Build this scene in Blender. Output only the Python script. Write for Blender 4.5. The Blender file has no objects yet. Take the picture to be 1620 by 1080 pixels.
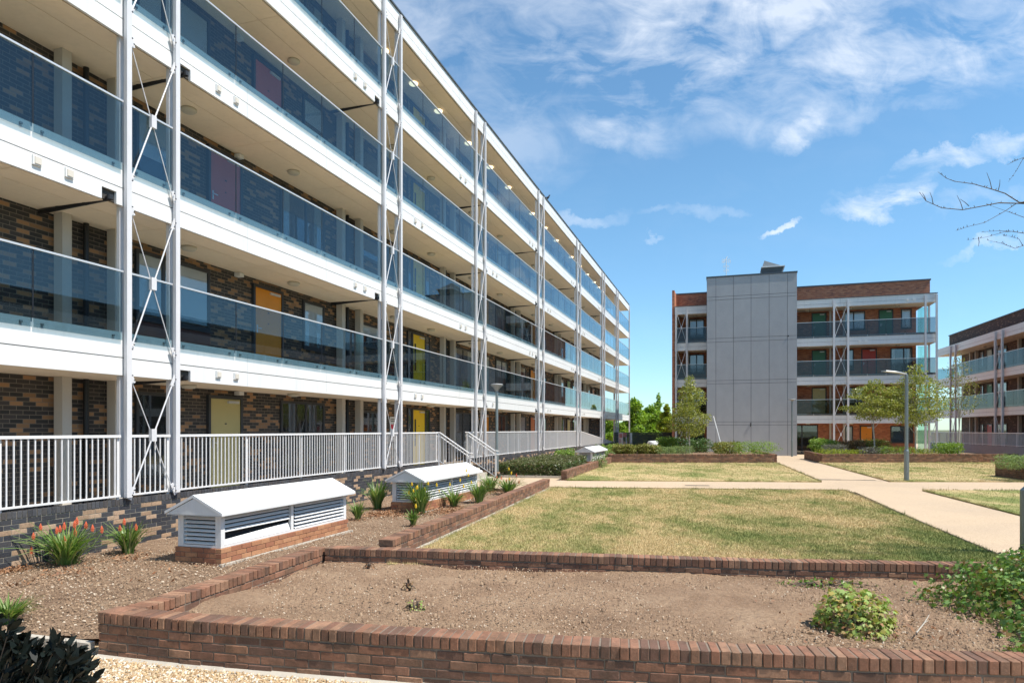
import bpy, bmesh, math, random
import numpy as np
from mathutils import Vector, Matrix
R = math.radians
random.seed(7); RNG = np.random.default_rng(11)
S = bpy.context.scene
COL = S.collection

# ------------------------------------------------------------------ camera, sky, sun, exposure
FPX, XC, YH, EYE = 1070.0, 810.0, 679.0, 2.0
cam = bpy.data.cameras.new("camera"); camo = bpy.data.objects.new("camera", cam); COL.objects.link(camo)
camo.location = (0, 0, EYE); camo.rotation_euler = (R(90), 0, 0)
cam.sensor_width = 36; cam.lens = 36 * FPX / 1620.0
cam.shift_y = (YH - 540) / 1620.0; cam.clip_start = 0.1; cam.clip_end = 3000
S.camera = camo
SUN_AZ, SUN_EL = R(24), R(59)
sv = Vector((math.cos(SUN_AZ) * math.cos(SUN_EL), -math.sin(SUN_AZ) * math.cos(SUN_EL), math.sin(SUN_EL)))
sun = bpy.data.lights.new("sun", 'SUN'); suno = bpy.data.objects.new("sun", sun); COL.objects.link(suno)
sun.energy = 4.3; sun.angle = R(0.5); sun.color = (1.0, 0.95, 0.86)
suno.rotation_euler = sv.to_track_quat('Z', 'Y').to_euler(); suno.location = (30, -10, 40)
S.view_settings.view_transform = 'Standard'; S.view_settings.look = 'None'
S.view_settings.exposure = 0.70; S.view_settings.gamma = 1
S.view_settings.use_curve_mapping = False

W = bpy.data.worlds.new("World"); S.world = W; W.use_nodes = True
def sky_world():
    nt = W.node_tree; nt.nodes.clear(); L = nt.links.new
    def N(t, **k):
        n = nt.nodes.new(t)
        for a, b in k.items(): setattr(n, a, b)
        return n
    def M(op, a, b=None, clamp=False):
        n = N('ShaderNodeMath', operation=op); n.use_clamp = clamp
        for i, v in enumerate((a, b)):
            if v is None: continue
            if isinstance(v, (int, float)): n.inputs[i].default_value = v
            else: L(v, n.inputs[i])
        return n.outputs[0]
    out = N('ShaderNodeOutputWorld'); bg = N('ShaderNodeBackground'); bg.inputs[1].default_value = 0.094
    sky = N('ShaderNodeTexSky', sky_type='NISHITA'); sky.sun_disc = False
    sky.sun_elevation = SUN_EL; sky.sun_rotation = math.atan2(sv.x, sv.y)
    sky.altitude = 50; sky.air_density = 1.0; sky.dust_density = 0.15; sky.ozone_density = 3.2
    tc = N('ShaderNodeTexCoord'); sep = N('ShaderNodeSeparateXYZ'); L(tc.outputs['Generated'], sep.inputs[0])
    ay = M('MAXIMUM', M('ABSOLUTE', sep.outputs[1]), 0.12)
    u = M('DIVIDE', sep.outputs[0], ay); v = M('DIVIDE', sep.outputs[2], ay)
    comb = N('ShaderNodeCombineXYZ'); L(u, comb.inputs[0]); L(v, comb.inputs[1])
    P = comb.outputs[0]
    wn = N('ShaderNodeTexNoise'); wn.inputs['Scale'].default_value = 5; wn.inputs['Detail'].default_value = 7; wn.inputs['Roughness'].default_value = .62
    L(P, wn.inputs[0]); wsb = N('ShaderNodeVectorMath', operation='SUBTRACT'); L(wn.outputs['Color'], wsb.inputs[0]); wsb.inputs[1].default_value = (.5, .5, .5)
    wsc = N('ShaderNodeVectorMath', operation='SCALE'); L(wsb.outputs[0], wsc.inputs[0]); wsc.inputs['Scale'].default_value = .17
    wad = N('ShaderNodeVectorMath', operation='ADD'); L(P, wad.inputs[0]); L(wsc.outputs[0], wad.inputs[1]); PW = wad.outputs[0]
    n1 = N('ShaderNodeTexNoise'); n1.inputs['Scale'].default_value = 3.2; n1.inputs['Detail'].default_value = 9
    n1.inputs['Roughness'].default_value = .62; n1.inputs['Distortion'].default_value = .35
    mp = N('ShaderNodeMapping'); mp.inputs['Rotation'].default_value = (0, 0, R(-28)); mp.inputs['Scale'].default_value = (1.0, 2.6, 1)
    L(P, mp.inputs[0]); L(mp.outputs[0], n1.inputs[0])
    n2 = N('ShaderNodeTexNoise'); n2.inputs['Scale'].default_value = 11; n2.inputs['Detail'].default_value = 8
    n2.inputs['Roughness'].default_value = .6; n2.inputs['Distortion'].default_value = .9
    mp2 = N('ShaderNodeMapping'); mp2.inputs['Rotation'].default_value = (0, 0, R(20)); mp2.inputs['Scale'].default_value = (1.0, 1.5, 1)
    L(P, mp2.inputs[0]); L(mp2.outputs[0], n2.inputs[0])
    # cloud places: pixel centre, half sizes, tilt, weight
    blobs = [(1130, 40, 330, 105, 8, .58), (1440, 90, 300, 85, 6, .54), (800, 30, 330, 150, 0, .30), (1000, 150, 90, 70, -30, .42),
             (950, 190, 60, 36, -30, .5), (1262, 192, 46, 30, 25, .6), (1400, 322, 72, 21, 14, 1.0), (1250, 358, 36, 6, 3, .6),
             (1510, 262, 160, 17, 17, .55), (760, 200, 170, 120, 20, .24), (920, 340, 110, 9, 4, .26), (1545, 320, 90, 12, 10, .2),
             (1380, 150, 260, 50, 8, .42), (1590, 400, 90, 7, 14, .30), (1023, 380, 14, 4, 0, .3), (1040, 120, 60, 100, 10, .35), (1120, 330, 80, 10, 5, .2)]
    tot = None
    for (px, py, hw, hh, tilt, wgt) in blobs:
        m = N('ShaderNodeMapping', vector_type='TEXTURE')
        m.inputs['Location'].default_value = ((px - XC) / FPX, (YH - py) / FPX, 0)
        m.inputs['Rotation'].default_value = (0, 0, R(tilt)); m.inputs['Scale'].default_value = (hw / FPX, hh / FPX, 1)
        L(PW, m.inputs[0])
        ln = N('ShaderNodeVectorMath', operation='LENGTH'); L(m.outputs[0], ln.inputs[0])
        d = M('SUBTRACT', 1.25, ln.outputs['Value'], True)
        d = M('MULTIPLY', M('MULTIPLY', d, M('SUBTRACT', 2.0, d)), wgt)
        tot = d if tot is None else M('MAXIMUM', tot, d)
    front = M('GREATER_THAN', sep.outputs[1], 0.0)
    tot = M('MULTIPLY', tot, front)
    nz = M('ADD', M('MULTIPLY', n1.outputs['Fac'], .72), M('MULTIPLY', n2.outputs['Fac'], .5))
    den = M('MULTIPLY', tot, M('MULTIPLY', M('SUBTRACT', nz, .50), 4.6, True), True)
    den = M('ADD', den, M('MULTIPLY', M('SUBTRACT', nz, .60), .12, True), True)
    den = M('MULTIPLY', den, M('MULTIPLY', sep.outputs[2], 6, True), True)
    hs = N('ShaderNodeHueSaturation'); hs.inputs['Saturation'].default_value = .98; hs.inputs['Value'].default_value = 1.24
    hzr = N('ShaderNodeValToRGB'); hzr.color_ramp.elements[0].color = (.66, .86, .97, 1); hzr.color_ramp.elements[1].color = (.72, .98, 1, 1)
    hzr.color_ramp.elements[1].position = .32; L(sep.outputs[2], hzr.inputs[0])
    hm = N('ShaderNodeMix', data_type='RGBA', blend_type='MULTIPLY'); hm.inputs[0].default_value = 1; L(sky.outputs[0], hm.inputs[6]); L(hzr.outputs[0], hm.inputs[7])
    L(hm.outputs[2], hs.inputs['Color'])
    mix = N('ShaderNodeMix', data_type='RGBA'); L(den, mix.inputs[0]); L(hs.outputs[0], mix.inputs[6]); mix.inputs[7].default_value = (7.6, 7.9, 8.3, 1)
    L(mix.outputs[2], bg.inputs[0]); L(bg.outputs[0], out.inputs[0])
sky_world()

# ------------------------------------------------------------------ helpers
ORG = {}
def setp(o, label=None, cat=None, group=None, kind=None):
    if label: o['label'] = label
    if cat: o['category'] = cat
    if group: o['group'] = group
    if kind: o['kind'] = kind
    return o
def thing(name, label, cat, loc=(0, 0, 0), rotz=0.0, group=None, local=None):
    """Empty at the thing's base. local: coordinates (in the rotated frame through the world origin) that sit at the base."""
    o = bpy.data.objects.new(name, None); COL.objects.link(o); o.empty_display_size = .2
    if local is not None:
        loc = Matrix.Rotation(rotz, 3, 'Z') @ Vector(local); ORG[o.name] = tuple(local)
    else: ORG[o.name] = tuple(loc)
    o.location = loc; o.rotation_euler = (0, 0, rotz)
    return setp(o, label, cat, group)
def px(x, y, H):
    d = FPX * H / (y - YH); return Vector(((x - XC) / FPX * d, d, EYE - H))
def pd(x, y, d): return Vector(((x - XC) / FPX * d, d, EYE + (YH - y) / FPX * d))

class MB:
    def __init__(s): s.v = []; s.f = []; s.uv = {}
    def add(s, vs, fs):
        n = len(s.v); s.v += [tuple(p) for p in vs]; s.f += [tuple(i + n for i in f) for f in fs]; return s
    def box(s, x0, x1, y0, y1, z0, z1):
        return s.add([(x0, y0, z0), (x1, y0, z0), (x1, y1, z0), (x0, y1, z0), (x0, y0, z1), (x1, y0, z1), (x1, y1, z1), (x0, y1, z1)],
                     [(0, 3, 2, 1), (4, 5, 6, 7), (0, 1, 5, 4), (1, 2, 6, 5), (2, 3, 7, 6), (3, 0, 4, 7)])
    def hexa(s, b, t):
        return s.add(list(b) + list(t), [(0, 3, 2, 1), (4, 5, 6, 7), (0, 1, 5, 4), (1, 2, 6, 5), (2, 3, 7, 6), (3, 0, 4, 7)])
    def prism(s, poly, z0, z1):
        n = len(poly)
        vs = [(p[0], p[1], z0) for p in poly] + [(p[0], p[1], z1) for p in poly]
        return s.add(vs, [tuple(range(n - 1, -1, -1)), tuple(range(n, 2 * n))] + [(i, (i + 1) % n, n + (i + 1) % n, n + i) for i in range(n)])
    def bar(s, a, b, w, h=None, up=(0, 0, 1)):
        h = h or w; a = Vector(a); b = Vector(b); d = (b - a).normalized(); u = Vector(up)
        if abs(d.dot(u)) > .95: u = Vector((0, 1, 0))
        x = d.cross(u).normalized(); z = x.cross(d).normalized()
        q = lambda p: [p - x * w / 2 - z * h / 2, p + x * w / 2 - z * h / 2, p + x * w / 2 + z * h / 2, p - x * w / 2 + z * h / 2]
        return s.add(q(a) + q(b), [(0, 1, 2, 3), (7, 6, 5, 4), (0, 4, 5, 1), (1, 5, 6, 2), (2, 6, 7, 3), (3, 7, 4, 0)])
    def tube(s, pts, r, n=8, cap=True):
        pts = [Vector(p) for p in pts]; rr = r if isinstance(r, (list, tuple)) else [r] * len(pts); k0 = len(s.v); prev = None
        for i, p in enumerate(pts):
            d = (pts[min(i + 1, len(pts) - 1)] - pts[max(i - 1, 0)]).normalized()
            if prev is None:
                a = Vector((0, 0, 1)) if abs(d.z) < .9 else Vector((1, 0, 0)); x = d.cross(a).normalized()
            else: x = (prev - d * prev.dot(d)).normalized()
            prev = x; y = d.cross(x)
            for j in range(n):
                t = 2 * math.pi * j / n; s.v.append(tuple(p + (x * math.cos(t) + y * math.sin(t)) * rr[i]))
        for i in range(len(pts) - 1):
            for j in range(n):
                a = k0 + i * n + j; b = k0 + i * n + (j + 1) % n; s.f.append((a, b, b + n, a + n))
        if cap:
            s.f.append(tuple(k0 + j for j in range(n - 1, -1, -1))); s.f.append(tuple(k0 + (len(pts) - 1) * n + j for j in range(n)))
        return s
    def lathe(s, prof, c=(0, 0, 0), n=16):
        k0 = len(s.v)
        for (r, z) in prof:
            for j in range(n):
                t = 2 * math.pi * j / n; s.v.append((c[0] + r * math.cos(t), c[1] + r * math.sin(t), c[2] + z))
        for i in range(len(prof) - 1):
            for j in range(n):
                a = k0 + i * n + j; b = k0 + i * n + (j + 1) % n; s.f.append((a, b, b + n, a + n))
        s.f.append(tuple(k0 + j for j in range(n - 1, -1, -1))); s.f.append(tuple(k0 + (len(prof) - 1) * n + j for j in range(n)))
        return s
    def build(s, name, mat, parent=None, smooth=False, uv=True, **tags):
        return mesh_obj(name, np.array(s.v, dtype=np.float64), s.f, mat, parent, smooth, uv, **tags)

def mesh_obj(name, V, F, mat, parent=None, smooth=False, uv=True, matids=None, **tags):
    me = bpy.data.meshes.new(name)
    off = np.array(ORG.get(parent.name, (0, 0, 0)) if parent else tags.pop('origin', (0, 0, 0)), dtype=np.float64)
    V = np.asarray(V, dtype=np.float64) - off
    if isinstance(F, np.ndarray):
        m, k = F.shape
        me.vertices.add(len(V)); me.vertices.foreach_set('co', V.astype(np.float32).ravel())
        me.loops.add(m * k); me.loops.foreach_set('vertex_index', F.astype(np.int32).ravel())
        me.polygons.add(m); me.polygons.foreach_set('loop_start', np.arange(0, m * k, k, dtype=np.int32))
        try: me.polygons.foreach_set('loop_total', np.full(m, k, dtype=np.int32))
        except Exception: pass
        me.update(calc_edges=True); me.validate()
    else:
        me.from_pydata([tuple(p) for p in V], [], F); me.update()
    if uv and not isinstance(F, np.ndarray):
        ul = me.uv_layers.new(name='UVMap'); nl = len(me.loops)
        co = np.empty(len(me.vertices) * 3, np.float32); me.vertices.foreach_get('co', co); co = co.reshape(-1, 3) + off.astype(np.float32)
        vi = np.empty(nl, np.int32); me.loops.foreach_get('vertex_index', vi)
        nr = np.empty(len(me.polygons) * 3, np.float32); me.polygons.foreach_get('normal', nr); nr = np.abs(nr.reshape(-1, 3))
        lt = np.empty(len(me.polygons), np.int32); me.polygons.foreach_get('loop_total', lt)
        ln = np.repeat(nr, lt, axis=0); c = co[vi]; ax = ln.argmax(1)
        u = np.where(ax == 0, c[:, 1], c[:, 0]); v = np.where(ax == 2, c[:, 1], c[:, 2])
        ul.data.foreach_set('uv', np.stack([u, v], 1).astype(np.float32).ravel())
    for mm in (mat if isinstance(mat, (list, tuple)) else [mat]): me.materials.append(mm)
    if matids is not None: me.polygons.foreach_set('material_index', np.asarray(matids, dtype=np.int32))
    if smooth: me.polygons.foreach_set('use_smooth', [True] * len(me.polygons))
    o = bpy.data.objects.new(name, me); COL.objects.link(o)
    if parent: o.parent = parent; ORG[o.name] = tuple(off)
    else: o.location = tuple(off)
    return setp(o, **tags)

# ------------------------------------------------------------------ materials
MATS = {}
def newmat(name):
    m = bpy.data.materials.new(name); m.use_nodes = True; nt = m.node_tree; nt.nodes.clear()
    out = nt.nodes.new('ShaderNodeOutputMaterial'); b = nt.nodes.new('ShaderNodeBsdfPrincipled'); nt.links.new(b.outputs[0], out.inputs[0])
    return m, nt, b, out
class NB:
    def __init__(s, nt): s.nt = nt
    def n(s, t, **k):
        n = s.nt.nodes.new(t)
        for a, b in k.items(): setattr(n, a, b)
        return n
    def l(s, a, b): s.nt.links.new(a, b)
    def noise(s, vec, scale, detail=4, rough=.55, dist=0):
        n = s.n('ShaderNodeTexNoise'); n.inputs['Scale'].default_value = scale; n.inputs['Detail'].default_value = detail
        n.inputs['Roughness'].default_value = rough; n.inputs['Distortion'].default_value = dist
        if vec is not None: s.l(vec, n.inputs[0])
        return n.outputs['Fac']
    def ramp(s, fac, stops, interp='LINEAR'):
        n = s.n('ShaderNodeValToRGB'); n.color_ramp.interpolation = interp; e = n.color_ramp.elements
        while len(e) < len(stops): e.new(.5)
        for i, (p, c) in enumerate(stops):
            e[i].position = p; e[i].color = (*c, 1) if len(c) == 3 else c
        s.l(fac, n.inputs[0]); return n.outputs[0]
    def mix(s, fac, a, b, blend='MIX'):
        n = s.n('ShaderNodeMix', data_type='RGBA', blend_type=blend)
        for i, v in ((0, fac), (6, a), (7, b)):
            if isinstance(v, (int, float)): n.inputs[i].default_value = v
            elif isinstance(v, tuple): n.inputs[i].default_value = (*v, 1)
            else: s.l(v, n.inputs[i])
        return n.outputs[2]
    def math(s, op, a, b=None, clamp=False):
        n = s.n('ShaderNodeMath', operation=op); n.use_clamp = clamp
        for i, v in enumerate((a, b)):
            if v is None: continue
            if isinstance(v, (int, float)): n.inputs[i].default_value = v
            else: s.l(v, n.inputs[i])
        return n.outputs[0]
    def bump(s, h, strength, dist, bsdf):
        n = s.n('ShaderNodeBump'); n.inputs['Strength'].default_value = strength; n.inputs['Distance'].default_value = dist
        s.l(h, n.inputs['Height']); s.l(n.outputs[0], bsdf.inputs['Normal']); return n
    def obj(s): return s.n('ShaderNodeTexCoord').outputs['Object']
    def uv(s): return s.n('ShaderNodeTexCoord').outputs['UV']
    def geo(s): return s.n('ShaderNodeNewGeometry')
def paint(name, col, rough=.5, var=.08, scale=3, metal=0, spec=.5, dirt=None):
    m, nt, b, o = newmat(name); q = NB(nt); v = q.obj()
    f = q.noise(v, scale, 6); f2 = q.noise(v, scale * 12, 3)
    ff = q.math('ADD', q.math('MULTIPLY', f, .7), q.math('MULTIPLY', f2, .3))
    lo = tuple(c * (1 - var) for c in col); hi = tuple(min(1, c * (1 + var)) for c in col)
    c = q.ramp(ff, [(.3, lo), (.7, hi)])
    if dirt:
        mp = q.n('ShaderNodeMapping'); mp.inputs['Scale'].default_value = (3, 3, .35); q.l(v, mp.inputs[0])
        d = q.noise(mp.outputs[0], 2.2, 6, .65); dm = q.ramp(d, [(.52, (0, 0, 0)), (.72, (1, 1, 1))])
        c = q.mix(q.math('MULTIPLY', dm, dirt), c, tuple(x * .45 for x in col))
    q.l(c, b.inputs['Base Color']); b.inputs['Roughness'].default_value = rough; b.inputs['Metallic'].default_value = metal
    b.inputs['Specular IOR Level'].default_value = spec
    q.bump(f2, .08, .01, b)
    return m
def brickmat(name, lo, hi, buff, thr, mortar, jitter=.25, bump=.5):
    """brick pattern over metre UVs: dark bricks with a share of light ones"""
    m, nt, b, o = newmat(name); q = NB(nt); uv = q.uv()
    br = q.n('ShaderNodeTexBrick'); br.offset = .5; br.squash = 1
    br.inputs['Scale'].default_value = 1; br.inputs['Brick Width'].default_value = .225; br.inputs['Row Height'].default_value = .075
    br.inputs['Mortar Size'].default_value = .0055; br.inputs['Mortar Smooth'].default_value = .15; br.inputs['Bias'].default_value = 0
    br.inputs['Color1'].default_value = (0, 0, 0, 1); br.inputs['Color2'].default_value = (1, 1, 1, 1); br.inputs['Mortar'].default_value = (0.4, .4, .4, 1)
    q.l(uv, br.inputs[0])
    mid = tuple((a + c) / 2 for a, c in zip(lo, hi))
    stops = [(0, lo), (thr * .45, mid), (thr * .8, hi)] + ([(thr, buff), (min(.99, thr + (1 - thr) * .55), tuple(x * .72 for x in buff))] if buff else [])
    c = q.ramp(br.outputs['Color'], stops, 'CONSTANT')
    nz = q.noise(uv, 30, 5, .6); c = q.mix(q.math('MULTIPLY', nz, jitter), c, (.02, .018, .018))
    big = q.noise(uv, .8, 4); c = q.mix(q.math('MULTIPLY', big, .18), c, mortar)
    c = q.mix(br.outputs['Fac'], c, mortar); q.l(c, b.inputs['Base Color'])
    b.inputs['Roughness'].default_value = .8
    h = q.math('SUBTRACT', q.math('MULTIPLY', nz, .3), br.outputs['Fac']); q.bump(h, bump, .006, b)
    return m
def realbrick(name, cols, rough=.85, grime=.35, mottle=None):
    """for bricks that are modelled one by one: colour picked per mesh island"""
    m, nt, b, o = newmat(name); q = NB(nt); g = q.geo(); ob = q.obj()
    n = len(cols); c = q.ramp(g.outputs['Random Per Island'], [(i / n, cc) for i, cc in enumerate(cols)], 'CONSTANT')
    f = q.noise(ob, 38, 6, .65); f3 = q.noise(ob, 5, 7, .68)
    c = q.mix(q.math('MULTIPLY', q.ramp(f, [(.42, (0, 0, 0)), (.72, (1, 1, 1))]), .38), c, tuple(x * .45 for x in cols[0]))
    c = q.mix(q.math('MULTIPLY', q.ramp(f3, [(.44, (0, 0, 0)), (.66, (1, 1, 1))]), min(.8, grime * 1.7)), c, (.06, .044, .03))
    f4 = q.noise(ob, 90, 3, .6); c = q.mix(q.math('MULTIPLY', q.ramp(f4, [(.62, (0, 0, 0)), (.75, (1, 1, 1))]), .3), c, (.5, .4, .32))
    q.l(c, b.inputs['Base Color']); b.inputs['Roughness'].default_value = rough; b.inputs['Specular IOR Level'].default_value = .3
    q.bump(q.math('ADD', f, q.math('MULTIPLY', f4, .5)), .55, .006, b); return m
def glassmat(name, tint, f0=.06, pw=5.0):
    m, nt, b, out = newmat(name); q = NB(nt); nt.nodes.remove(b)
    tr = q.n('ShaderNodeBsdfTransparent'); tr.inputs[0].default_value = (*tint, 1)
    gl = q.n('ShaderNodeBsdfGlossy'); gl.inputs['Roughness'].default_value = .015; gl.inputs['Color'].default_value = (.93, .97, 1, 1)
    lw = q.n('ShaderNodeLayerWeight'); lw.inputs[0].default_value = .5
    f = q.math('ADD', q.math('MULTIPLY', q.math('POWER', lw.outputs['Facing'], pw), 1 - f0), f0, True)
    mx = q.n('ShaderNodeMixShader'); q.l(f, mx.inputs[0]); q.l(tr.outputs[0], mx.inputs[1]); q.l(gl.outputs[0], mx.inputs[2])
    q.l(mx.outputs[0], out.inputs[0]); return m
def leafmat(name, cols, trans=.35, rough=.5, spec=.4):
    m, nt, b, out = newmat(name); q = NB(nt); g = q.geo()
    n = len(cols); c = q.ramp(g.outputs['Random Per Island'], [(i / max(1, n - 1), cc) for i, cc in enumerate(cols)])
    f = q.noise(q.obj(), 3.0, 3); c = q.mix(q.math('MULTIPLY', f, .35), c, tuple(x * .6 for x in cols[0]))
    q.l(c, b.inputs['Base Color']); b.inputs['Roughness'].default_value = rough; b.inputs['Specular IOR Level'].default_value = spec
    t = q.n('ShaderNodeBsdfTranslucent'); c2 = q.mix(1.0, c, (1.0, 1.1, .5), 'MULTIPLY'); q.l(c2, t.inputs[0])
    mx = q.n('ShaderNodeMixShader'); mx.inputs[0].default_value = trans; q.l(b.outputs[0], mx.inputs[1]); q.l(t.outputs[0], mx.inputs[2])
    q.l(mx.outputs[0], out.inputs[0]); return m
def emit(name, col, st):
    m, nt, b, out = newmat(name); b.inputs['Base Color'].default_value = (*col, 1)
    b.inputs['Emission Color'].default_value = (*col, 1); b.inputs['Emission Strength'].default_value = st; return m

WHITE = paint('white_cladding', (.71, .71, .705), .42, .03, .8, dirt=.16)
STEEL = paint('white_steel', (.62, .61, .62), .38, .04, 4, dirt=.15)
SOFFIT = paint('soffit_board', (.78, .65, .50), .8, .07, .7, dirt=.12)
JOINT = paint('dark_joint', (.05, .045, .04), .8)
POST = paint('beige_post', (.50, .46, .41), .6, .05, 2)
FRAME = paint('anthracite_frame', (.035, .038, .045), .45)
RAILM = paint('steel_handrail', (.62, .62, .62), .3, .03, 5, metal=.35)
BLACK = paint('black_plastic', (.012, .012, .014), .4)
CAP = paint('dark_capping', (.07, .085, .10), .45, .1)
CONC = paint('concrete', (.42, .38, .32), .9, .12, 5, dirt=.25)
DECK = paint('deck_concrete', (.45, .42, .37), .85, .1, 2)
VENT = paint('beige_vent', (.60, .55, .48), .6)
GALV = paint('galvanised_lamp_steel', (.22, .26, .27), .42, .1, 6, metal=.5)
LAMPH = paint('grey_lamp_head', (.30, .31, .32), .45, .08, 8)
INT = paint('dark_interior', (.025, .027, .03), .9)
BLIND = paint('pale_blind', (.62, .64, .66), .8, .05, 2)
CURTAIN = paint('curtain', (.42, .45, .45), .9, .2, 8)
BAR = paint('railing_paint', (.70, .69, .69), .4, .03, 6)
GLASS = glassmat('balustrade_glass', (.60, .70, .74), .05); GLASS2 = glassmat('smoked_balustrade_glass', (.60, .61, .62), .03, 6.0)
PANE = glassmat('window_glass', (.88, .9, .91), .08)
SCREEN = glassmat('pale_green_glass', (.70, .88, .82), .06)
BRICK1 = brickmat('dark_multi_brick', (.018, .018, .021), (.048, .040, .040), (.42, .22, .10), .77, (.20, .165, .13))
BRICK2 = brickmat('red_brick', (.47, .145, .068), (.62, .235, .115), (.38, .12, .07), .86, (.36, .20, .13), .25)
BRICK3 = brickmat('brown_brick', (.05, .03, .026), (.09, .05, .04), (.28, .17, .11), .85, (.16, .12, .1), .3)
COURT = realbrick('courtyard_brick', [(.25, .122, .074), (.29, .15, .09), (.195, .098, .064), (.33, .185, .115), (.225, .125, .08), (.27, .128, .078), (.16, .088, .062), (.30, .152, .095)])
PLINTHB = realbrick('blue_black_brick', [(.045, .050, .062), (.035, .038, .048), (.055, .058, .068), (.04, .042, .05), (.06, .06, .066), (.034, .036, .045), (.05, .052, .06), (.42, .28, .18), (.36, .24, .155), (.45, .31, .21)], .6, .12)
PLINTHC = realbrick('blue_coping_brick', [(.065, .068, .078), (.05, .052, .06), (.08, .082, .09), (.075, .07, .072)], .6, .15)
BUFFB = realbrick('orange_brick', [(.42, .20, .105), (.36, .165, .09), (.46, .235, .125), (.33, .14, .08)], .85, .10)
MORTAR = paint('mortar', (.26, .21, .165), .95, .15, 20)
MORTARD = paint('dark_mortar', (.19, .15, .115), .95, .2, 20)
TOWERM = None
def tower_mat():
    m, nt, b, o = newmat('grey_panel'); q = NB(nt); v = q.obj()
    mp = q.n('ShaderNodeMapping'); mp.inputs['Scale'].default_value = (1.3, 1.3, .8); q.l(v, mp.inputs[0])
    f = q.noise(mp.outputs[0], 1.3, 8, .65); f2 = q.noise(v, 14, 5, .6)
    g = q.geo().outputs['Random Per Island']
    c = q.ramp(f, [(.3, (.355, .36, .375)), (.7, (.41, .415, .43))])
    c = q.mix(q.math('MULTIPLY', f2, .25), c, (.25, .265, .29)); c = q.mix(q.math('MULTIPLY', g, .22), c, (.29, .305, .33))
    q.l(c, b.inputs['Base Color']); b.inputs['Roughness'].default_value = .6; return m
TOWERM = tower_mat()
DOORC = {'orange': (.72, .26, .015), 'yellow': (.74, .50, .01), 'cream': (.50, .42, .18), 'pink': (.56, .11, .08), 'red': (.50, .04, .02),
         'green': (.04, .17, .085), 'pale': (.45, .46, .42), 'lime': (.32, .44, .20), 'rust': (.55, .16, .05)}
DOORM = {k: paint('door_' + k, c, .45, .05, 3) for k, c in DOORC.items()}

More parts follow.
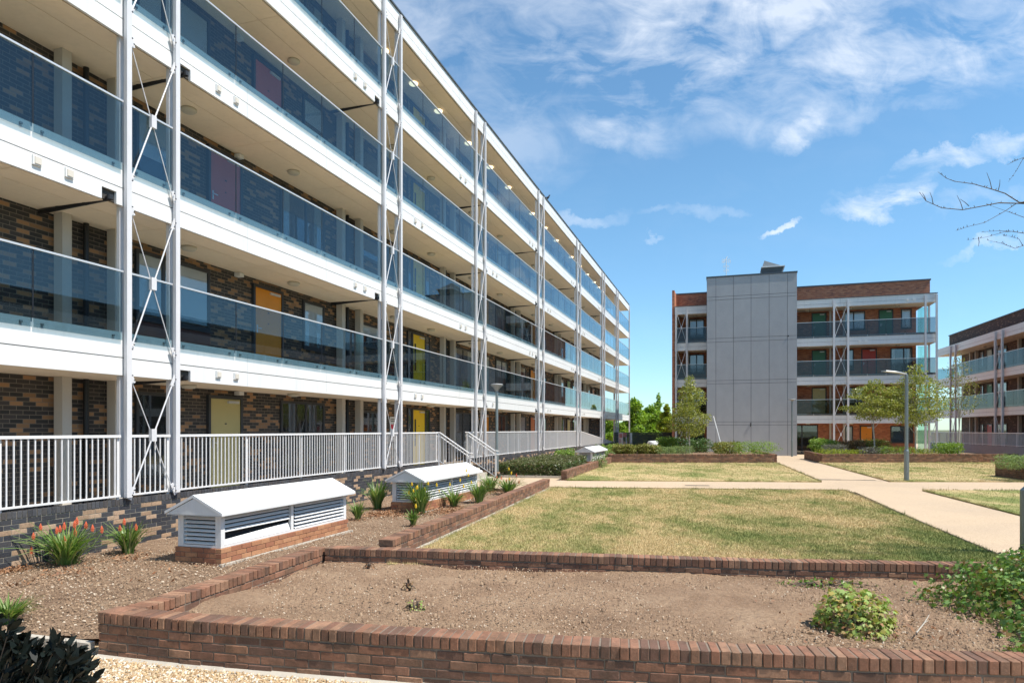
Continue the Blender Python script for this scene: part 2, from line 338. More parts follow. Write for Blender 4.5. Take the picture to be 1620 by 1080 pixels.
def ground_mats():
    r = {}
    m, nt, b, o = newmat('resin_gravel_path'); q = NB(nt); v = q.obj()
    vo = q.n('ShaderNodeTexVoronoi'); vo.inputs['Scale'].default_value = 95; q.l(v, vo.inputs[0])
    c = q.ramp(q.n('ShaderNodeSeparateColor').outputs[0], [(0, (.34, .23, .13)), (1, (.68, .52, .35))])
    sc = c.node.inputs[0].links[0].from_node; q.l(vo.outputs['Color'], sc.inputs[0])
    f = q.noise(v, .6, 6, .6); c = q.mix(q.math('MULTIPLY', q.ramp(f, [(.4, (0, 0, 0)), (.75, (1, 1, 1))]), .35), c, (.34, .27, .21))
    c = q.mix(.38, c, (.47, .365, .265)); f7 = q.noise(v, .22, 5, .7, 1.0); c = q.mix(q.math('MULTIPLY', q.ramp(f7, [(.45, (0, 0, 0)), (.62, (1, 1, 1))]), .16), c, (.26, .20, .15)); q.l(c, b.inputs['Base Color']); b.inputs['Roughness'].default_value = .9
    q.bump(vo.outputs['Distance'], .5, .006, b); r['path'] = m
    m, nt, b, o = newmat('loose_gravel'); q = NB(nt); v = q.obj()
    vo = q.n('ShaderNodeTexVoronoi'); vo.inputs['Scale'].default_value = 70; q.l(v, vo.inputs[0])
    sc = q.n('ShaderNodeSeparateColor'); q.l(vo.outputs['Color'], sc.inputs[0])
    c = q.ramp(sc.outputs[0], [(0, (.20, .13, .07)), (.35, (.42, .29, .16)), (.7, (.58, .44, .28)), (1, (.7, .62, .5))])
    f = q.noise(v, 2, 5, .6); c = q.mix(q.math('MULTIPLY', f, .3), c, (.30, .22, .13))
    q.l(c, b.inputs['Base Color']); b.inputs['Roughness'].default_value = .9; q.bump(vo.outputs['Distance'], .9, .012, b); r['gravel'] = m
    def soil(name, a, bb, cc):
        m, nt, b, o = newmat(name); q = NB(nt); v = q.obj()
        f = q.noise(v, 1.1, 8, .65, .4); f2 = q.noise(v, 22, 6, .7); f3 = q.noise(v, 75, 4, .7)
        c = q.ramp(f, [(.3, a), (.5, bb), (.68, cc)]); c = q.mix(q.math('MULTIPLY', q.ramp(f2, [(.35, (1, 1, 1)), (.6, (0, 0, 0))]), .5), c, (.14, .09, .06))
        c = q.mix(q.math('MULTIPLY', q.ramp(f3, [(.56, (0, 0, 0)), (.66, (1, 1, 1))]), .55), c, (.50, .40, .30))
        q.l(c, b.inputs['Base Color']); b.inputs['Roughness'].default_value = .95; b.inputs['Specular IOR Level'].default_value = .2
        q.bump(q.math('ADD', f2, q.math('MULTIPLY', f3, .6)), 1.0, .03, b); return m
    r['soil'] = soil('dry_soil', (.21, .128, .078), (.34, .222, .14), (.42, .29, .188))
    r['mulch'] = soil('bark_mulch', (.18, .112, .070), (.27, .178, .115), (.34, .235, .155))
    def grass(name, blades):
        m, nt, b, o = newmat(name); q = NB(nt); v = q.obj()
        if blades: v = q.geo().outputs['Position']
        else: v = q.geo().outputs['Position']
        mp = q.n('ShaderNodeMapping'); mp.inputs['Scale'].default_value = (1, .55, 1); q.l(v, mp.inputs[0]); v2 = mp.outputs[0]
        f = q.noise(v2, .55, 7, .62, .5); f2 = q.noise(v2, 3.2, 6, .65); f3 = q.noise(v, 40, 3, .6)
        ff = q.math('ADD', q.math('MULTIPLY', f, .62), q.math('MULTIPLY', f2, .38))
        sp = q.n('ShaderNodeSeparateXYZ'); q.l(v, sp.inputs[0])
        # greener strip close to the near wall on the right, where the soil stays moist
        gx = q.math('MULTIPLY', q.math('SUBTRACT', q.math('ADD', sp.outputs[0], q.math('MULTIPLY', sp.outputs[1], -1.0)), -6.5), .16, True)
        ff = q.math('SUBTRACT', q.math('ADD', ff, .015), q.math('MULTIPLY', gx, .20))
        c = q.ramp(ff, [(.33, (.085, .15, .03)), (.425, (.19, .22, .06)), (.50, (.38, .33, .14)), (.575, (.57, .43, .23))])
        if blades:
            g = q.geo().outputs['Random Per Island']; c = q.mix(q.math('MULTIPLY', g, .35), c, (.60, .50, .26)); 
            c = q.mix(q.math('MULTIPLY', q.math('GREATER_THAN', g, .72), .35), c, (.12, .16, .035))
        else: c = q.mix(q.math('MULTIPLY', f3, .4), c, (.24, .18, .08))
        q.l(c, b.inputs['Base Color']); b.inputs['Roughness'].default_value = .8; b.inputs['Specular IOR Level'].default_value = .2
        if not blades: q.bump(f3, .8, .02, b)
        return m
    r['lawn'] = grass('lawn_turf', False); r['blades'] = grass('grass_blades', True)
    m, nt, b, o = newmat('far_ground'); q = NB(nt); v = q.obj()
    f = q.noise(v, .05, 6, .6); c = q.ramp(f, [(.35, (.07, .09, .03)), (.65, (.16, .15, .07))]); q.l(c, b.inputs['Base Color']); b.inputs['Roughness'].default_value = .95
    r['far'] = m
    return r
GM = ground_mats()

# ------------------------------------------------------------------ modelled brickwork
def chamfer_box():
    V = []; idx = {}
    for sx in (-1, 1):
        for sy in (-1, 1):
            for sz in (-1, 1):
                for a in range(3):
                    idx[(sx, sy, sz, a)] = len(V); V.append((sx, sy, sz, a))
    F = []
    def I(s, a): return idx[(s[0], s[1], s[2], a)]
    for a in range(3):
        b, c = (a + 1) % 3, (a + 2) % 3
        for sg in (-1, 1):
            q = []
            for (sb, sc_) in ((-1, -1), (1, -1), (1, 1), (-1, 1)):
                s = [0, 0, 0]; s[a] = sg; s[b] = sb; s[c] = sc_; q.append(I(s, a))
            F.append(tuple(q if sg > 0 else q[::-1]))
    for a in range(3):       # edges running along axis a, between faces b and c
        b, c = (a + 1) % 3, (a + 2) % 3
        for sb in (-1, 1):
            for sc_ in (-1, 1):
                s0 = [0, 0, 0]; s1 = [0, 0, 0]; s0[a] = -1; s1[a] = 1
                for s in (s0, s1): s[b] = sb; s[c] = sc_
                q = (I(s0, b), I(s1, b), I(s1, c), I(s0, c)); F.append(q if sb * sc_ > 0 else q[::-1])
    return V, F
CBV, CBF = chamfer_box()
def rbrick(mb, c, hx, hy, hz, dirx, b=.005, jit=.0015, tilt=.0):
    """one chamfered brick, centre c, half sizes, dirx = unit 2D direction of its local x"""
    dx, dy = dirx; n0 = len(mb.v); j = lambda: random.uniform(-jit, jit)
    h = (hx + j(), hy + j(), hz + j()); ox, oy, oz = j() * 1.5, j() * 2, j()
    for (sx, sy, sz, a) in CBV:
        s = (sx, sy, sz); p = [s[k] * (h[k] - (0 if k == a else b)) for k in range(3)]
        x = p[0] + ox; y = p[1] + oy; z = p[2] + oz + tilt * p[0]
        mb.v.append((c[0] + x * dx - y * dy, c[1] + x * dy + y * dx, c[2] + z))
    mb.f += [tuple(i + n0 for i in f) for f in CBF]
def polyline(pts, s):
    """position and direction at arc length s"""
    acc = 0
    for a, b in zip(pts[:-1], pts[1:]):
        L = math.hypot(b[0] - a[0], b[1] - a[1])
        if s <= acc + L or b is pts[-1]:
            t = (s - acc) / L; return (a[0] + (b[0] - a[0]) * t, a[1] + (b[1] - a[1]) * t), ((b[0] - a[0]) / L, (b[1] - a[1]) / L)
        acc += L
def plen(pts): return sum(math.hypot(b[0] - a[0], b[1] - a[1]) for a, b in zip(pts[:-1], pts[1:]))
def smoothpts(pts, n=6):
    out = []; P = [pts[0]] + list(pts) + [pts[-1]]
    for i in range(1, len(P) - 2):
        p0, p1, p2, p3 = [Vector((*p[:2], 0)) for p in P[i - 1:i + 3]]
        for k in range(n):
            t = k / n; q = .5 * ((2 * p1) + (p2 - p0) * t + (2 * p0 - 5 * p1 + 4 * p2 - p3) * t * t + (3 * p1 - p0 - 3 * p2 + p3) * t ** 3); out.append((q.x, q.y))
    out.append(tuple(pts[-1][:2])); return out
def brick_wall(name, label, pts, z0, z1, th=.215, mat=None, cope=True, group=None, b=.005, footing=False):
    """wall of real bricks along the centre line pts, brick-on-edge coping on top"""
    mat = mat or COURT; L = plen(pts); mid = polyline(pts, L / 2)[0]
    t = thing(name, label, 'brick wall', (mid[0], mid[1], z0), 0, group)
    zc = z1 - .1125 if cope else z1
    mb = MB(); nC = max(1, round((zc - z0) / .075)); hgt = (zc - z0) / nC
    for k in range(nC):
        s = -.1125 if k % 2 else 0
        while s < L - .02:
            a = max(0, s + .004); e = min(L, s + .221)
            if e - a > .04:
                p, d = polyline(pts, (a + e) / 2); rbrick(mb, (p[0], p[1], z0 + (k + .5) * hgt), (e - a) / 2, th / 2, hgt / 2 - .0045, d, b, .0022, random.uniform(-.006, .006))
            s += .225
    mb.build('brickwork', mat, t)
    if cope:
        mc = MB(); n = round(L / .075); w = L / n
        for i in range(n):
            p, d = polyline(pts, (i + .5) * w); rbrick(mc, (p[0], p[1], z1 - .052), w / 2 - .0045, th / 2 + .007, .0505, d, b, .0022, random.uniform(-.02, .02))
        mc.build('coping', mat, t)
    core = MB(); m = max(2, int(L / .4))
    for i in range(m):
        (pa, da), (pb, db) = polyline(pts, L * i / m + (.03 if i == 0 else 0)), polyline(pts, L * (i + 1) / m - (.03 if i == m - 1 else 0))
        w = th / 2 - .006; q = []
        for (p, d) in ((pa, da), (pb, db)): q += [(p[0] - d[1] * w, p[1] + d[0] * w), (p[0] + d[1] * w, p[1] - d[0] * w)]
        quad = [q[1], q[3], q[2], q[0]]
        core.hexa([(x, y, z0) for x, y in quad], [(x, y, z1 - .008) for x, y in quad])
    core.build('mortar', MORTARD if mat is not BUFFB else MORTAR, t)
    return t
#@@PART2
# ------------------------------------------------------------------ apartment blocks (local frame: x along the facade, y into the building, facade faces -y)
def window_part(par, x0, x1, z0, z1, y, mull=None, blind=None, bz=1.0, fw=.07):
    """window on the wall plane y: frame (part) > pane, blind"""
    f = MB(); yo, yi = y - .06, y - .004
    f.box(x0, x1, yo, yi, z1 - fw, z1); f.box(x0, x1, yo, yi, z0, z0 + fw)
    f.box(x0, x0 + fw, yo, yi, z0 + fw, z1 - fw); f.box(x1 - fw, x1, yo, yi, z0 + fw, z1 - fw)
    for m in (mull or []): f.box(x0 + (x1 - x0) * m - fw * .6, x0 + (x1 - x0) * m + fw * .6, yo, yi, z0 + fw, z1 - fw)
    f.box(x0 - .03, x1 + .03, y - .10, y - .063, z0 - .045, z0 - .003)
    w = f.build('window', FRAME, par)
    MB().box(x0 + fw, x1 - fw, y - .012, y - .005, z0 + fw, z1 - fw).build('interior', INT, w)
    if blind is not None:
        zb = z1 - fw - (z1 - z0 - 2 * fw) * bz; segs = [x0 + fw] + [x0 + (x1 - x0) * m for m in (mull or [])] + [x1 - fw]; b = MB()
        if blind is CURTAIN:
            wd = (x1 - x0); xx = x0 + fw
            for (a, e) in ((x0 + fw, x0 + fw + wd * .16), (x1 - fw - wd * .2, x1 - fw)):
                n = max(3, int((e - a) / .05))
                for i in range(n): b.box(a + (e - a) * i / n, a + (e - a) * (i + .8) / n, y - .030, y - .016 - .006 * (i % 2), zb, z1 - fw - .004)
        else: b.box(x0 + fw + .01, x1 - fw - .01, y - .03, y - .016, zb, z1 - fw - .004)
        b.build('blind', blind, w)
    MB().box(x0 + fw, x1 - fw, y - .045, y - .039, z0 + fw, z1 - fw).build('pane', PANE, w)
    return w
def door_part(par, x0, x1, z0, z1, y, col, side=0, slot=False, hside=-1):
    """flush door: leaf (part) > door_frame, handle, closer, slot window, sidelight"""
    d = MB().box(x0, x1, y - .055, y - .006, z0, z1).build('door', DOORM[col], par)
    f = MB(); f.box(x0 - .075, x0 - .004, y - .08, y - .004, z0, z1 + .075); f.box(x1 + .004, x1 + .075, y - .08, y - .004, z0, z1 + .075); f.box(x0 - .004, x1 + .004, y - .08, y - .004, z1 + .004, z1 + .075)
    f.build('door_frame', FRAME, d)
    hx = x0 + .08 if hside < 0 else x1 - .08
    MB().box(hx - .02, hx + .02, y - .063, y - .056, z0 + .95, z0 + 1.15).box(hx - .01, hx + .12 * (1 if hside < 0 else -1) + .0, y - .10, y - .085, z0 + 1.06, z0 + 1.08).build('handle', RAILM, d) if hside < 0 else \
        MB().box(hx - .02, hx + .02, y - .063, y - .056, z0 + .95, z0 + 1.15).box(hx - .12, hx + .01, y - .10, y - .085, z0 + 1.06, z0 + 1.08).build('handle', RAILM, d)
    MB().box((x0 + x1) / 2 + .05, x1 - .08, y - .10, y - .057, z1 - .1, z1 - .04).build('door_closer', RAILM, d)
    MB().box((x0 + x1) / 2 - .03, (x0 + x1) / 2 + .03, y - .060, y - .0555, z0 + 1.5, z0 + 1.53).box((x0 + x1) / 2 - .02, (x0 + x1) / 2 + .02, y - .060, y - .0555, z0 + 1.22, z0 + 1.25).build('spyhole', BLACK, d)
    if slot: MB().box(x0 + .14, x0 + .26, y - .060, y - .0552, z0 + .75, z1 - .35).build('slot_window', INT, d)
    if side: window_part(par, x1 + .08, x1 + .08 + side, z0, z1 + .07, y, fw=.05); window_part(par, x0 - .08 - side * .8, x0 - .08, z0, z1 + .07, y, fw=.05)
    return d
def balustrade(par, x0, x1, yF, zt, zr, glass=None, panel=1.6, posts=False):
    h = MB().bar((x0, yF - .035, zr + .012), (x1, yF - .035, zr + .012), .05, .03).build('balustrade', RAILM, par)
    n = max(1, round((x1 - x0) / panel)); w = (x1 - x0) / n; g = MB(); c = MB(); jn = MB()
    for i in range(n):
        a, e = x0 + i * w + .012, x0 + (i + 1) * w - .012
        g.box(a, e, yF - .041, yF - .029, zt - .14, zr - .004)
        for xx in (a + .15, e - .15): c.box(xx - .02, xx + .02, yF - .028, yF - .001, zt - .09, zt - .06)
        if i: jn.box(x0 + i * w - .011, x0 + i * w + .011, yF - .040, yF - .030, zt + .01, zr - .004)
    g.build('glass_panel', glass or GLASS, h); c.build('glass_clamp', LAMPH, h)
    if n > 1: jn.build('glass_joint', BLACK, h)
    return h
def brace(par, xa, xb, yF, z0, z1, r=.0135):
    """crossed rods with end plates between two columns"""
    m = MB(); y = yF - .045; xm, zm = (xa + xb) / 2, (z0 + z1) / 2
    m.tube([(xa + .05, y, z0), (xb - .05, y, z1)], r, 6); m.tube([(xa + .05, y + .03, z1), (xb - .05, y + .03, z0)], r * .65, 6)
    p = m; p.box(xm - .055, xm + .055, y - .022, y + .045, zm - .11, zm + .11)
    for (x, z, sx, sz) in ((xa + .05, z0, 1, 1), (xb - .05, z1, -1, -1), (xa + .05, z1, 1, -1), (xb - .05, z0, -1, 1)):
        dx, dz = (xb - xa - .1) * sx, (z1 - z0) * sz; L = math.hypot(dx, dz); dx /= L; dz /= L
        p.bar((x - dx * .06, y - .0, z - dz * .06), (x + dx * .16, y, z + dz * .16), .02, .07, up=(1, 0, 0))
    b = p.build('brace', STEEL, par)
    if xa > 20: return b
    bo = MB()
    for (x, z, sx, sz) in ((xa + .05, z0, 1, 1), (xb - .05, z1, -1, -1), (xa + .05, z1, 1, -1), (xb - .05, z0, -1, 1)):
        dx, dz = (xb - xa - .1) * sx, (z1 - z0) * sz; L = math.hypot(dx, dz)
        for k in (.02, .11): bo.box(x + dx / L * k - .01, x + dx / L * k + .01, y - .045, y - .036, z + dz / L * k - .01, z + dz / L * k + .01)
    bo.build('bolt', BLACK, b)
    return b
def slab(par, x0, x1, yF, yB, zb, zt, joints, cap=False, notches=()):
    """fascia of two cladding strips with a shadow gap, soffit boards behind it"""
    zg = zb + (zt - zb) * .41; f = MB(); edges = [x0] + [j for j in joints if x0 + .3 < j < x1 - .3] + [x1]
    for a, e in zip(edges[:-1], edges[1:]):
        f.box(a + .003, e - .003, yF, yF + .05, zg + .008, zt)
        cuts = sorted([(n - .14, n + .14) for n in notches if a + .2 < n < e - .2]); xx = a + .003
        for (c0, c1) in cuts:
            f.box(xx, c0, yF, yF + .05, zb, zg - .008); f.box(c0, c1, yF, yF + .05, zb + .2, zg - .008); xx = c1
        f.box(xx, e - .003, yF, yF + .05, zb, zg - .008)
    f.build('fascia', WHITE, par)
    MB().box(x0 + .01, x1 - .01, yF + .055, yF + .09, zb + .03, zt - .02).build('fascia_backing', JOINT if True else WHITE, par)
    s = MB(); n = max(1, round((x1 - x0) / 3.0)); w = (x1 - x0) / n; y1 = yF + .10; ym = y1 + (yB - y1) * .36
    for i in range(n):
        for (a, e) in ((y1, ym - .006), (ym + .006, yB)): s.box(x0 + i * w + .006, x0 + (i + 1) * w - .006, a, e, zb + .012, zb + .03)
    s.build('soffit', SOFFIT, par)
    MB().box(x0 + .02, x1 - .02, yF + .095, yB, zb + .034, zt - .13).build('floor_slab', DECK, par)
    if cap: MB().box(x0 - .04, x1 + .04, yF - .05, yB + .3, zt + .002, zt + .05).build('roof_capping', CAP, par)
def ceiling_light(par, x, y, z, mat):
    MB().lathe([(.15, 0), (.16, -.02), (.155, -.045), (.12, -.075), (.06, -.085)], (x, y, z), 18).build('ceiling_light', mat, par, smooth=True)
def scupper_pipe(par, x, y0, y1, z):
    m = MB(); m.tube([(x, y0, z - .06), (x, y1, z - .14)], .045, 8); m.tube([(x, y0, z - .09), (x, y0, z - .01)], .05, 8)
    for y in (y0 + .5, y0 + 1.1): m.tube([(x, y, z - .075), (x, y + .06, z - .08)], .056, 8)
    m.build('drain_pipe', BLACK, par)
LIT = emit('lit_lamp', (1.0, .78, .50), 1.6); LAMPOFF = paint('lamp_diffuser', (.50, .46, .38), .5)

def apartment_left():
    th = math.atan2(1150 - XC, FPX); rot = R(90) - th
    yF, yW, X0, X1 = 9.8, 11.4, -2.0, 71.4
    t = thing('apartment_building', 'long five-storey apartment block with white balcony fronts and dark mottled brick on the left', 'apartment block', rotz=rot, local=(34.0, 11.4, 0.0))
    E = EYE; rails = [E + 2.66 + 2.88 * i for i in range(4)]; tops = [r - 1.01 for r in rails]; bots = [r - 1.74 for r in rails]
    roofb, rooft = E + 12.44, E + 13.06
    cols = [-8.9 + 8.9, 9.0, 18.05, 25.8, 35.4, 45.3, 55.1, 62.6]
    G = 1.07; floors = [.62] + [r - 1.16 for r in rails]; ceil = bots + [roofb]
    # wall as one brick body, ends before the open end bay
    MB().box(X0, 63.4, yW, yW + 9, -.3, roofb + .3).build('wall', BRICK1, t)
    MB().box(X0, X1 - .2, yW - .02, yW + 9.3, roofb + .32, rooft - .02).build('roof', CAP, t)
    joints = [c + k for c in cols for k in (-.02, 3.1, 6.1)]
    for i in range(4):
        nt_ = []
        for k, c in enumerate(cols):
            if i in (0, 2): nt_.append(c + G + .28 if k in (1, 3) else c - .3)
            else: nt_.append(c - .3 if k in (1, 2, 4, 5) else c + G + .28)
        use = [n for k, n in enumerate(nt_) if not (i in (0, 2) and k == 2) and X0 < n < 60]
        slab(t, X0, X1, yF, yW - .01 if False else 11.39, bots[i], tops[i], joints, notches=use)
        for n in use: scupper_pipe(t, n, yF - .02, yW - .05, bots[i] + .11)
        for k, c in enumerate(cols[1:7], 1):
            v = c + G + 1.15 if i in (0, 2) else c - 1.55
            for q in (0, .52):
                m = MB(); a = v + q; z = bots[i] + .12; m.box(a - .07, a + .07, yF - .035, yF - .001, z, z + .14); o = m.build('fascia_vent', WHITE, t)
                MB().box(a - .05, a + .05, yF - .050, yF - .036, z + .02, z + .12).build('vent_grille', VENT, o)
    slab(t, X0, X1, yF, 11.39, roofb, rooft, joints, cap=True)
    # balustrades, columns, braces
    for k, c in enumerate(cols):
        for xx in (c, c + G):
            m = MB(); m.box(xx - .05, xx + .05, yF - .11, yF - .045, .84, rooft - .12 if k else rooft - .12)
            m.box(xx - .05, xx + .05, yF + .052, yF + .12, .84, bots[0])
            for i in range(4): m.box(xx - .05, xx + .05, yF + .052, yF + .12, tops[i] - .1, ceil[i + 1] + .01)
            m.box(xx - .02, xx + .02, yF - .045, yF - .003, .84, rooft - .12)
            m.build('column', STEEL, t)
            p = MB()
            for i in range(5): p.box(xx - .09, xx + .09, yW - .30, yW - .10, floors[i], ceil[i] + .011)
            p.build('inner_post', POST, t)
        zz = [.86] + [tp - .30 for tp in tops]; ze = [b + .02 for b in bots] + [roofb + .02]
        for i in range(5):
            brace(t, c, c + G, yF - .03, zz[i], ze[i])
            if i: balustrade(t, c + .07, c + G - .07, yF, tops[i - 1], rails[i - 1], panel=3)
            if i:
                e = (cols[k + 1] if k + 1 < len(cols) else X1 - .1)
                balustrade(t, c + G + .07, e - .07, yF, tops[i - 1], rails[i - 1])
        MB().tube([(c + .55, yW - .09, .62), (c + .55, yW - .09, roofb + .01)], .05, 10).build('downpipe', BLACK, t)
    m = MB(); m.box(X1 - .12, X1, yF - .1, yF + .02, .3, rooft - .1); m.box(X1 - .12, X1, yW - .1, yW + .02, .3, roofb)
    m.build('column', STEEL, t)
    for i in range(1, 5):                                      # glass across the open end
        h = MB().bar((X1 - .05, yF, rails[i - 1]), (X1 - .05, yW, rails[i - 1]), .05, .03).build('balustrade', RAILM, t)
        MB().box(X1 - .06, X1 - .04, yF, yW, tops[i - 1] - .1, rails[i - 1]).build('glass_panel', GLASS, h)
    # doors and windows
    rd = random.Random(5); pal = ['orange', 'lime', 'pale', 'yellow', 'rust', 'green', 'orange', 'cream']
    for i, z in enumerate(floors):
        A = i in (1, 3)
        # first bay on the left
        window_part(t, 3.4, 7.1, z + .35, z + 2.15, yW, (.5,), CURTAIN, 1)
        if A:
            window_part(t, 10.7, 12.75, z + .75, z + 2.15, yW, (.34,), BLIND, .86 if i == 1 else 1)
            MB().box(10.7, 12.75, yW - .05, yW - .004, z + .1, z + .70).build('spandrel_panel', paint('brown_spandrel', (.10, .035, .025), .4) if i == 1 else MATS.setdefault('sp', INT), t)
            door_part(t, 14.3, 15.35, z, z + 2.1, yW, 'orange' if i == 1 else 'pink')
            window_part(t, 16.35, 17.4, z + .8, z + 2.15, yW, None, BLIND, .75 if i == 1 else .5)
        else:
            window_part(t, 10.7, 11.75, z + .3, z + 2.15, yW, None, BLIND if i else None, .5)
            door_part(t, 12.75, 13.75, z, z + 2.1, yW, ['cream', 0, 'pink', 0, 'pink'][i])
            window_part(t, 15.35, 17.4, z + .25, z + 2.15, yW, (.55,), CURTAIN if i else None, .95)
        window_part(t, 19.5, 21.05, z + 1.25, z + 2.0, yW, None, BLIND if i in (1, 4) else None, .55)
        door_part(t, 23.3, 24.35, z, z + 2.12, yW, 'yellow', side=.42, slot=True)
        window_part(t, 27.3, 29.6, z + .25, z + 2.15, yW, (.5,), CURTAIN if i in (1, 3) else (BLIND if i == 2 else None), .9)
        for bi, b0 in enumerate((27.0, 36.5, 46.4, 56.2)):
            if bi == 3 and i == 0: continue
            L = (35.4, 45.3, 55.1, 62.6)[bi] - b0
            col = pal[(bi * 3 + i * 2 + (1 if bi else 0)) % len(pal)]
            if bi == 0 and i in (0, 2): col = 'orange'
            if bi == 0:
                door_part(t, b0 + 3.9, b0 + 4.85, z, z + 2.1, yW, col); window_part(t, b0 + 6.0, b0 + 7.9, z + .8, z + 2.15, yW, (.5,), BLIND if i % 2 else None, .7)
            else:
                window_part(t, b0 + .5, b0 + 1.9, z + .8, z + 2.15, yW, None, BLIND if (i + bi) % 2 else CURTAIN, .7)
                door_part(t, b0 + 2.9, b0 + 3.85, z, z + 2.1, yW, col)
                window_part(t, b0 + 4.8, b0 + min(6.6, L - .6), z + .4, z + 2.15, yW, (.5,), CURTAIN if i % 2 else None, 1)
    for i in range(5):
        for k, c in enumerate(cols[:7]):
            L = (cols[k + 1] if k + 1 < len(cols) else X1) - c - G
            for q in ((.17, .62) if i != 4 else (.12, .45, .78)):
                if k < 3 and i == 4: ceiling_light(t, c + G + L * q, 10.75, ceil[i] + .012, LAMPOFF if k < 1 else LIT)
                else: ceiling_light(t, c + G + L * (q + .05 * ((i * 3 + k) % 3 - 1)), 10.72, ceil[i] + .012, LIT if i == 4 else LAMPOFF)
            o = MB().box(c + G + L * .45 - .06, c + G + L * .45 + .1, yW - .16, yW - .005, ceil[i] - .09, ceil[i] + .0).build('smoke_detector', WHITE, t)
    # notice with red lettering on the ground-floor wall
    n = MB().box(21.55, 22.0, yW - .02, yW - .004, 1.75, 2.45).build('notice', WHITE, t)
    red = paint('sign_red', (.6, .02, .05), .5)
    MB().box(21.60, 21.78, yW - .024, yW - .0205, 1.98, 2.18).box(21.82, 21.95, yW - .024, yW - .0205, 2.12, 2.2).build('notice_symbol', red, n)
    MB().box(21.60, 21.95, yW - .024, yW - .0205, 2.28, 2.31).box(21.60, 21.9, yW - .024, yW - .0205, 2.35, 2.38).box(21.62, 21.9, yW - .024, yW - .0205, 1.86, 1.88).build('notice_text', FRAME, n)
    MB().box(X0, 62.9, 9.98, 11.395, -.2, .62).build('walkway', DECK, t)
    MB().box(X0, X1, 9.9, 9.975, -.1, .78).build('upstand', MORTARD, t)
    return rot
ROT1 = apartment_left()
def L1(x, y, z=0): v = Matrix.Rotation(ROT1, 3, 'Z') @ Vector((x, y, z)); return v

# low dark brick wall the walkway stands on, in two runs either side of the steps
def plinth(name, label, ta, tb, z1=.82, z1b=None):
    a, b = L1(ta, 9.83), L1(tb, 9.83); t = thing(name, label, 'brick wall', tuple((a + b) / 2), 0)
    L = tb - ta; d = ((b.x - a.x) / L, (b.y - a.y) / L); m = MB(); c = MB(); zb = z1 - .1125
    n = int(math.ceil((zb + .15) / .075)); rr = random.Random(3)
    for k in range(n):
        s = -.1125 if k % 2 else 0; z = zb - (k + .5) * .075
        while s < L - .03:
            x0, x1 = max(0, s + .004), min(L, s + .221)
            if x1 - x0 > .04: q = (x0 + x1) / 2; rbrick(m, (a.x + d[0] * q, a.y + d[1] * q, z), (x1 - x0) / 2, .05, .0335, d, .003, .001)
            s += .225
    q = .0375
    while q < L - .03: rbrick(c, (a.x + d[0] * q, a.y + d[1] * q, z1 - .054), .0335, .055, .051, d, .003, .001); q += .075
    m.build('brickwork', PLINTHB, t); c.build('coping', PLINTHC, t)
    k = MB(); nx, ny = -d[1], d[0]; w0, w1 = -.044, .075
    P = [(a.x + nx * w0, a.y + ny * w0), (b.x + nx * w0, b.y + ny * w0), (b.x + nx * w1, b.y + ny * w1), (a.x + nx * w1, a.y + ny * w1)]
    k.hexa([(x, y, -.15) for x, y in P], [(x, y, z1 - .006) for x, y in P]); k.build('mortar', paint('buff_mortar', (.27, .24, .19), .95), t)
plinth('retaining_wall', 'long blue-black brick retaining wall with scattered buff bricks under the railings, left of the steps', 1.0, 22.15)
plinth('retaining_wall', 'dark brick retaining wall with pale flecks behind the clipped hedge', 24.95, 62.0)

# white railings along the walkway
def railing(name, label, ta, tb, cuts, zt=1.905, zb=.875, slope=None, bars=.105, y=9.80):
    t = thing(name, label, 'railing', rotz=ROT1, local=((ta + tb) / 2, y, .82))
    dz = (lambda x: 0) if slope is None else (lambda x: -max(0, x - slope[0]) * slope[1])
    segs = []; x = ta
    for c in sorted(cuts):
        if ta < c - .2 < tb: segs.append((x, c - .09)); x = c + .09
    segs.append((x, tb))
    for (a, b) in segs:
        if b - a < .3: continue
        MB().bar((a, y, zt + dz(a) - .02), (b, y, zt + dz(b) - .02), .05, .045).build('top_rail', BAR, t)
        MB().bar((a, y, zb + dz(a)), (b, y, zb + dz(b)), .035, .03).build('bottom_rail', BAR, t)
        n = max(2, round((b - a) / bars)); m = MB()
        for i in range(1, n):
            xx = a + (b - a) * i / n; m.box(xx - .009, xx + .009, y - .009, y + .009, zb + dz(xx) + .014, zt + dz(xx) - .04)
        m.build('balusters', BAR, t)
        np_ = max(1, round((b - a) / 1.85))
        for i in range(np_ + 1):
            xx = a + (b - a) * i / np_; xx = min(max(xx, a + .025), b - .025)
            MB().box(xx - .022, xx + .022, y + .012, y + .05, .80 + dz(xx), zt + dz(xx) - .042).build('post', BAR, t)
    return t
CUT = [c + k for c in (0, 9.0, 18.05, 25.8, 35.4, 45.3, 55.1) for k in (0, 1.07)]
railing('railing', 'white vertical-bar railing on the walkway left of the steps', 1.0, 22.1, CUT)
railing('railing', 'white close-barred railing on the walkway beyond the steps, ramping down at its far end', 24.95, 62.4, CUT, slope=(46.5, .07))

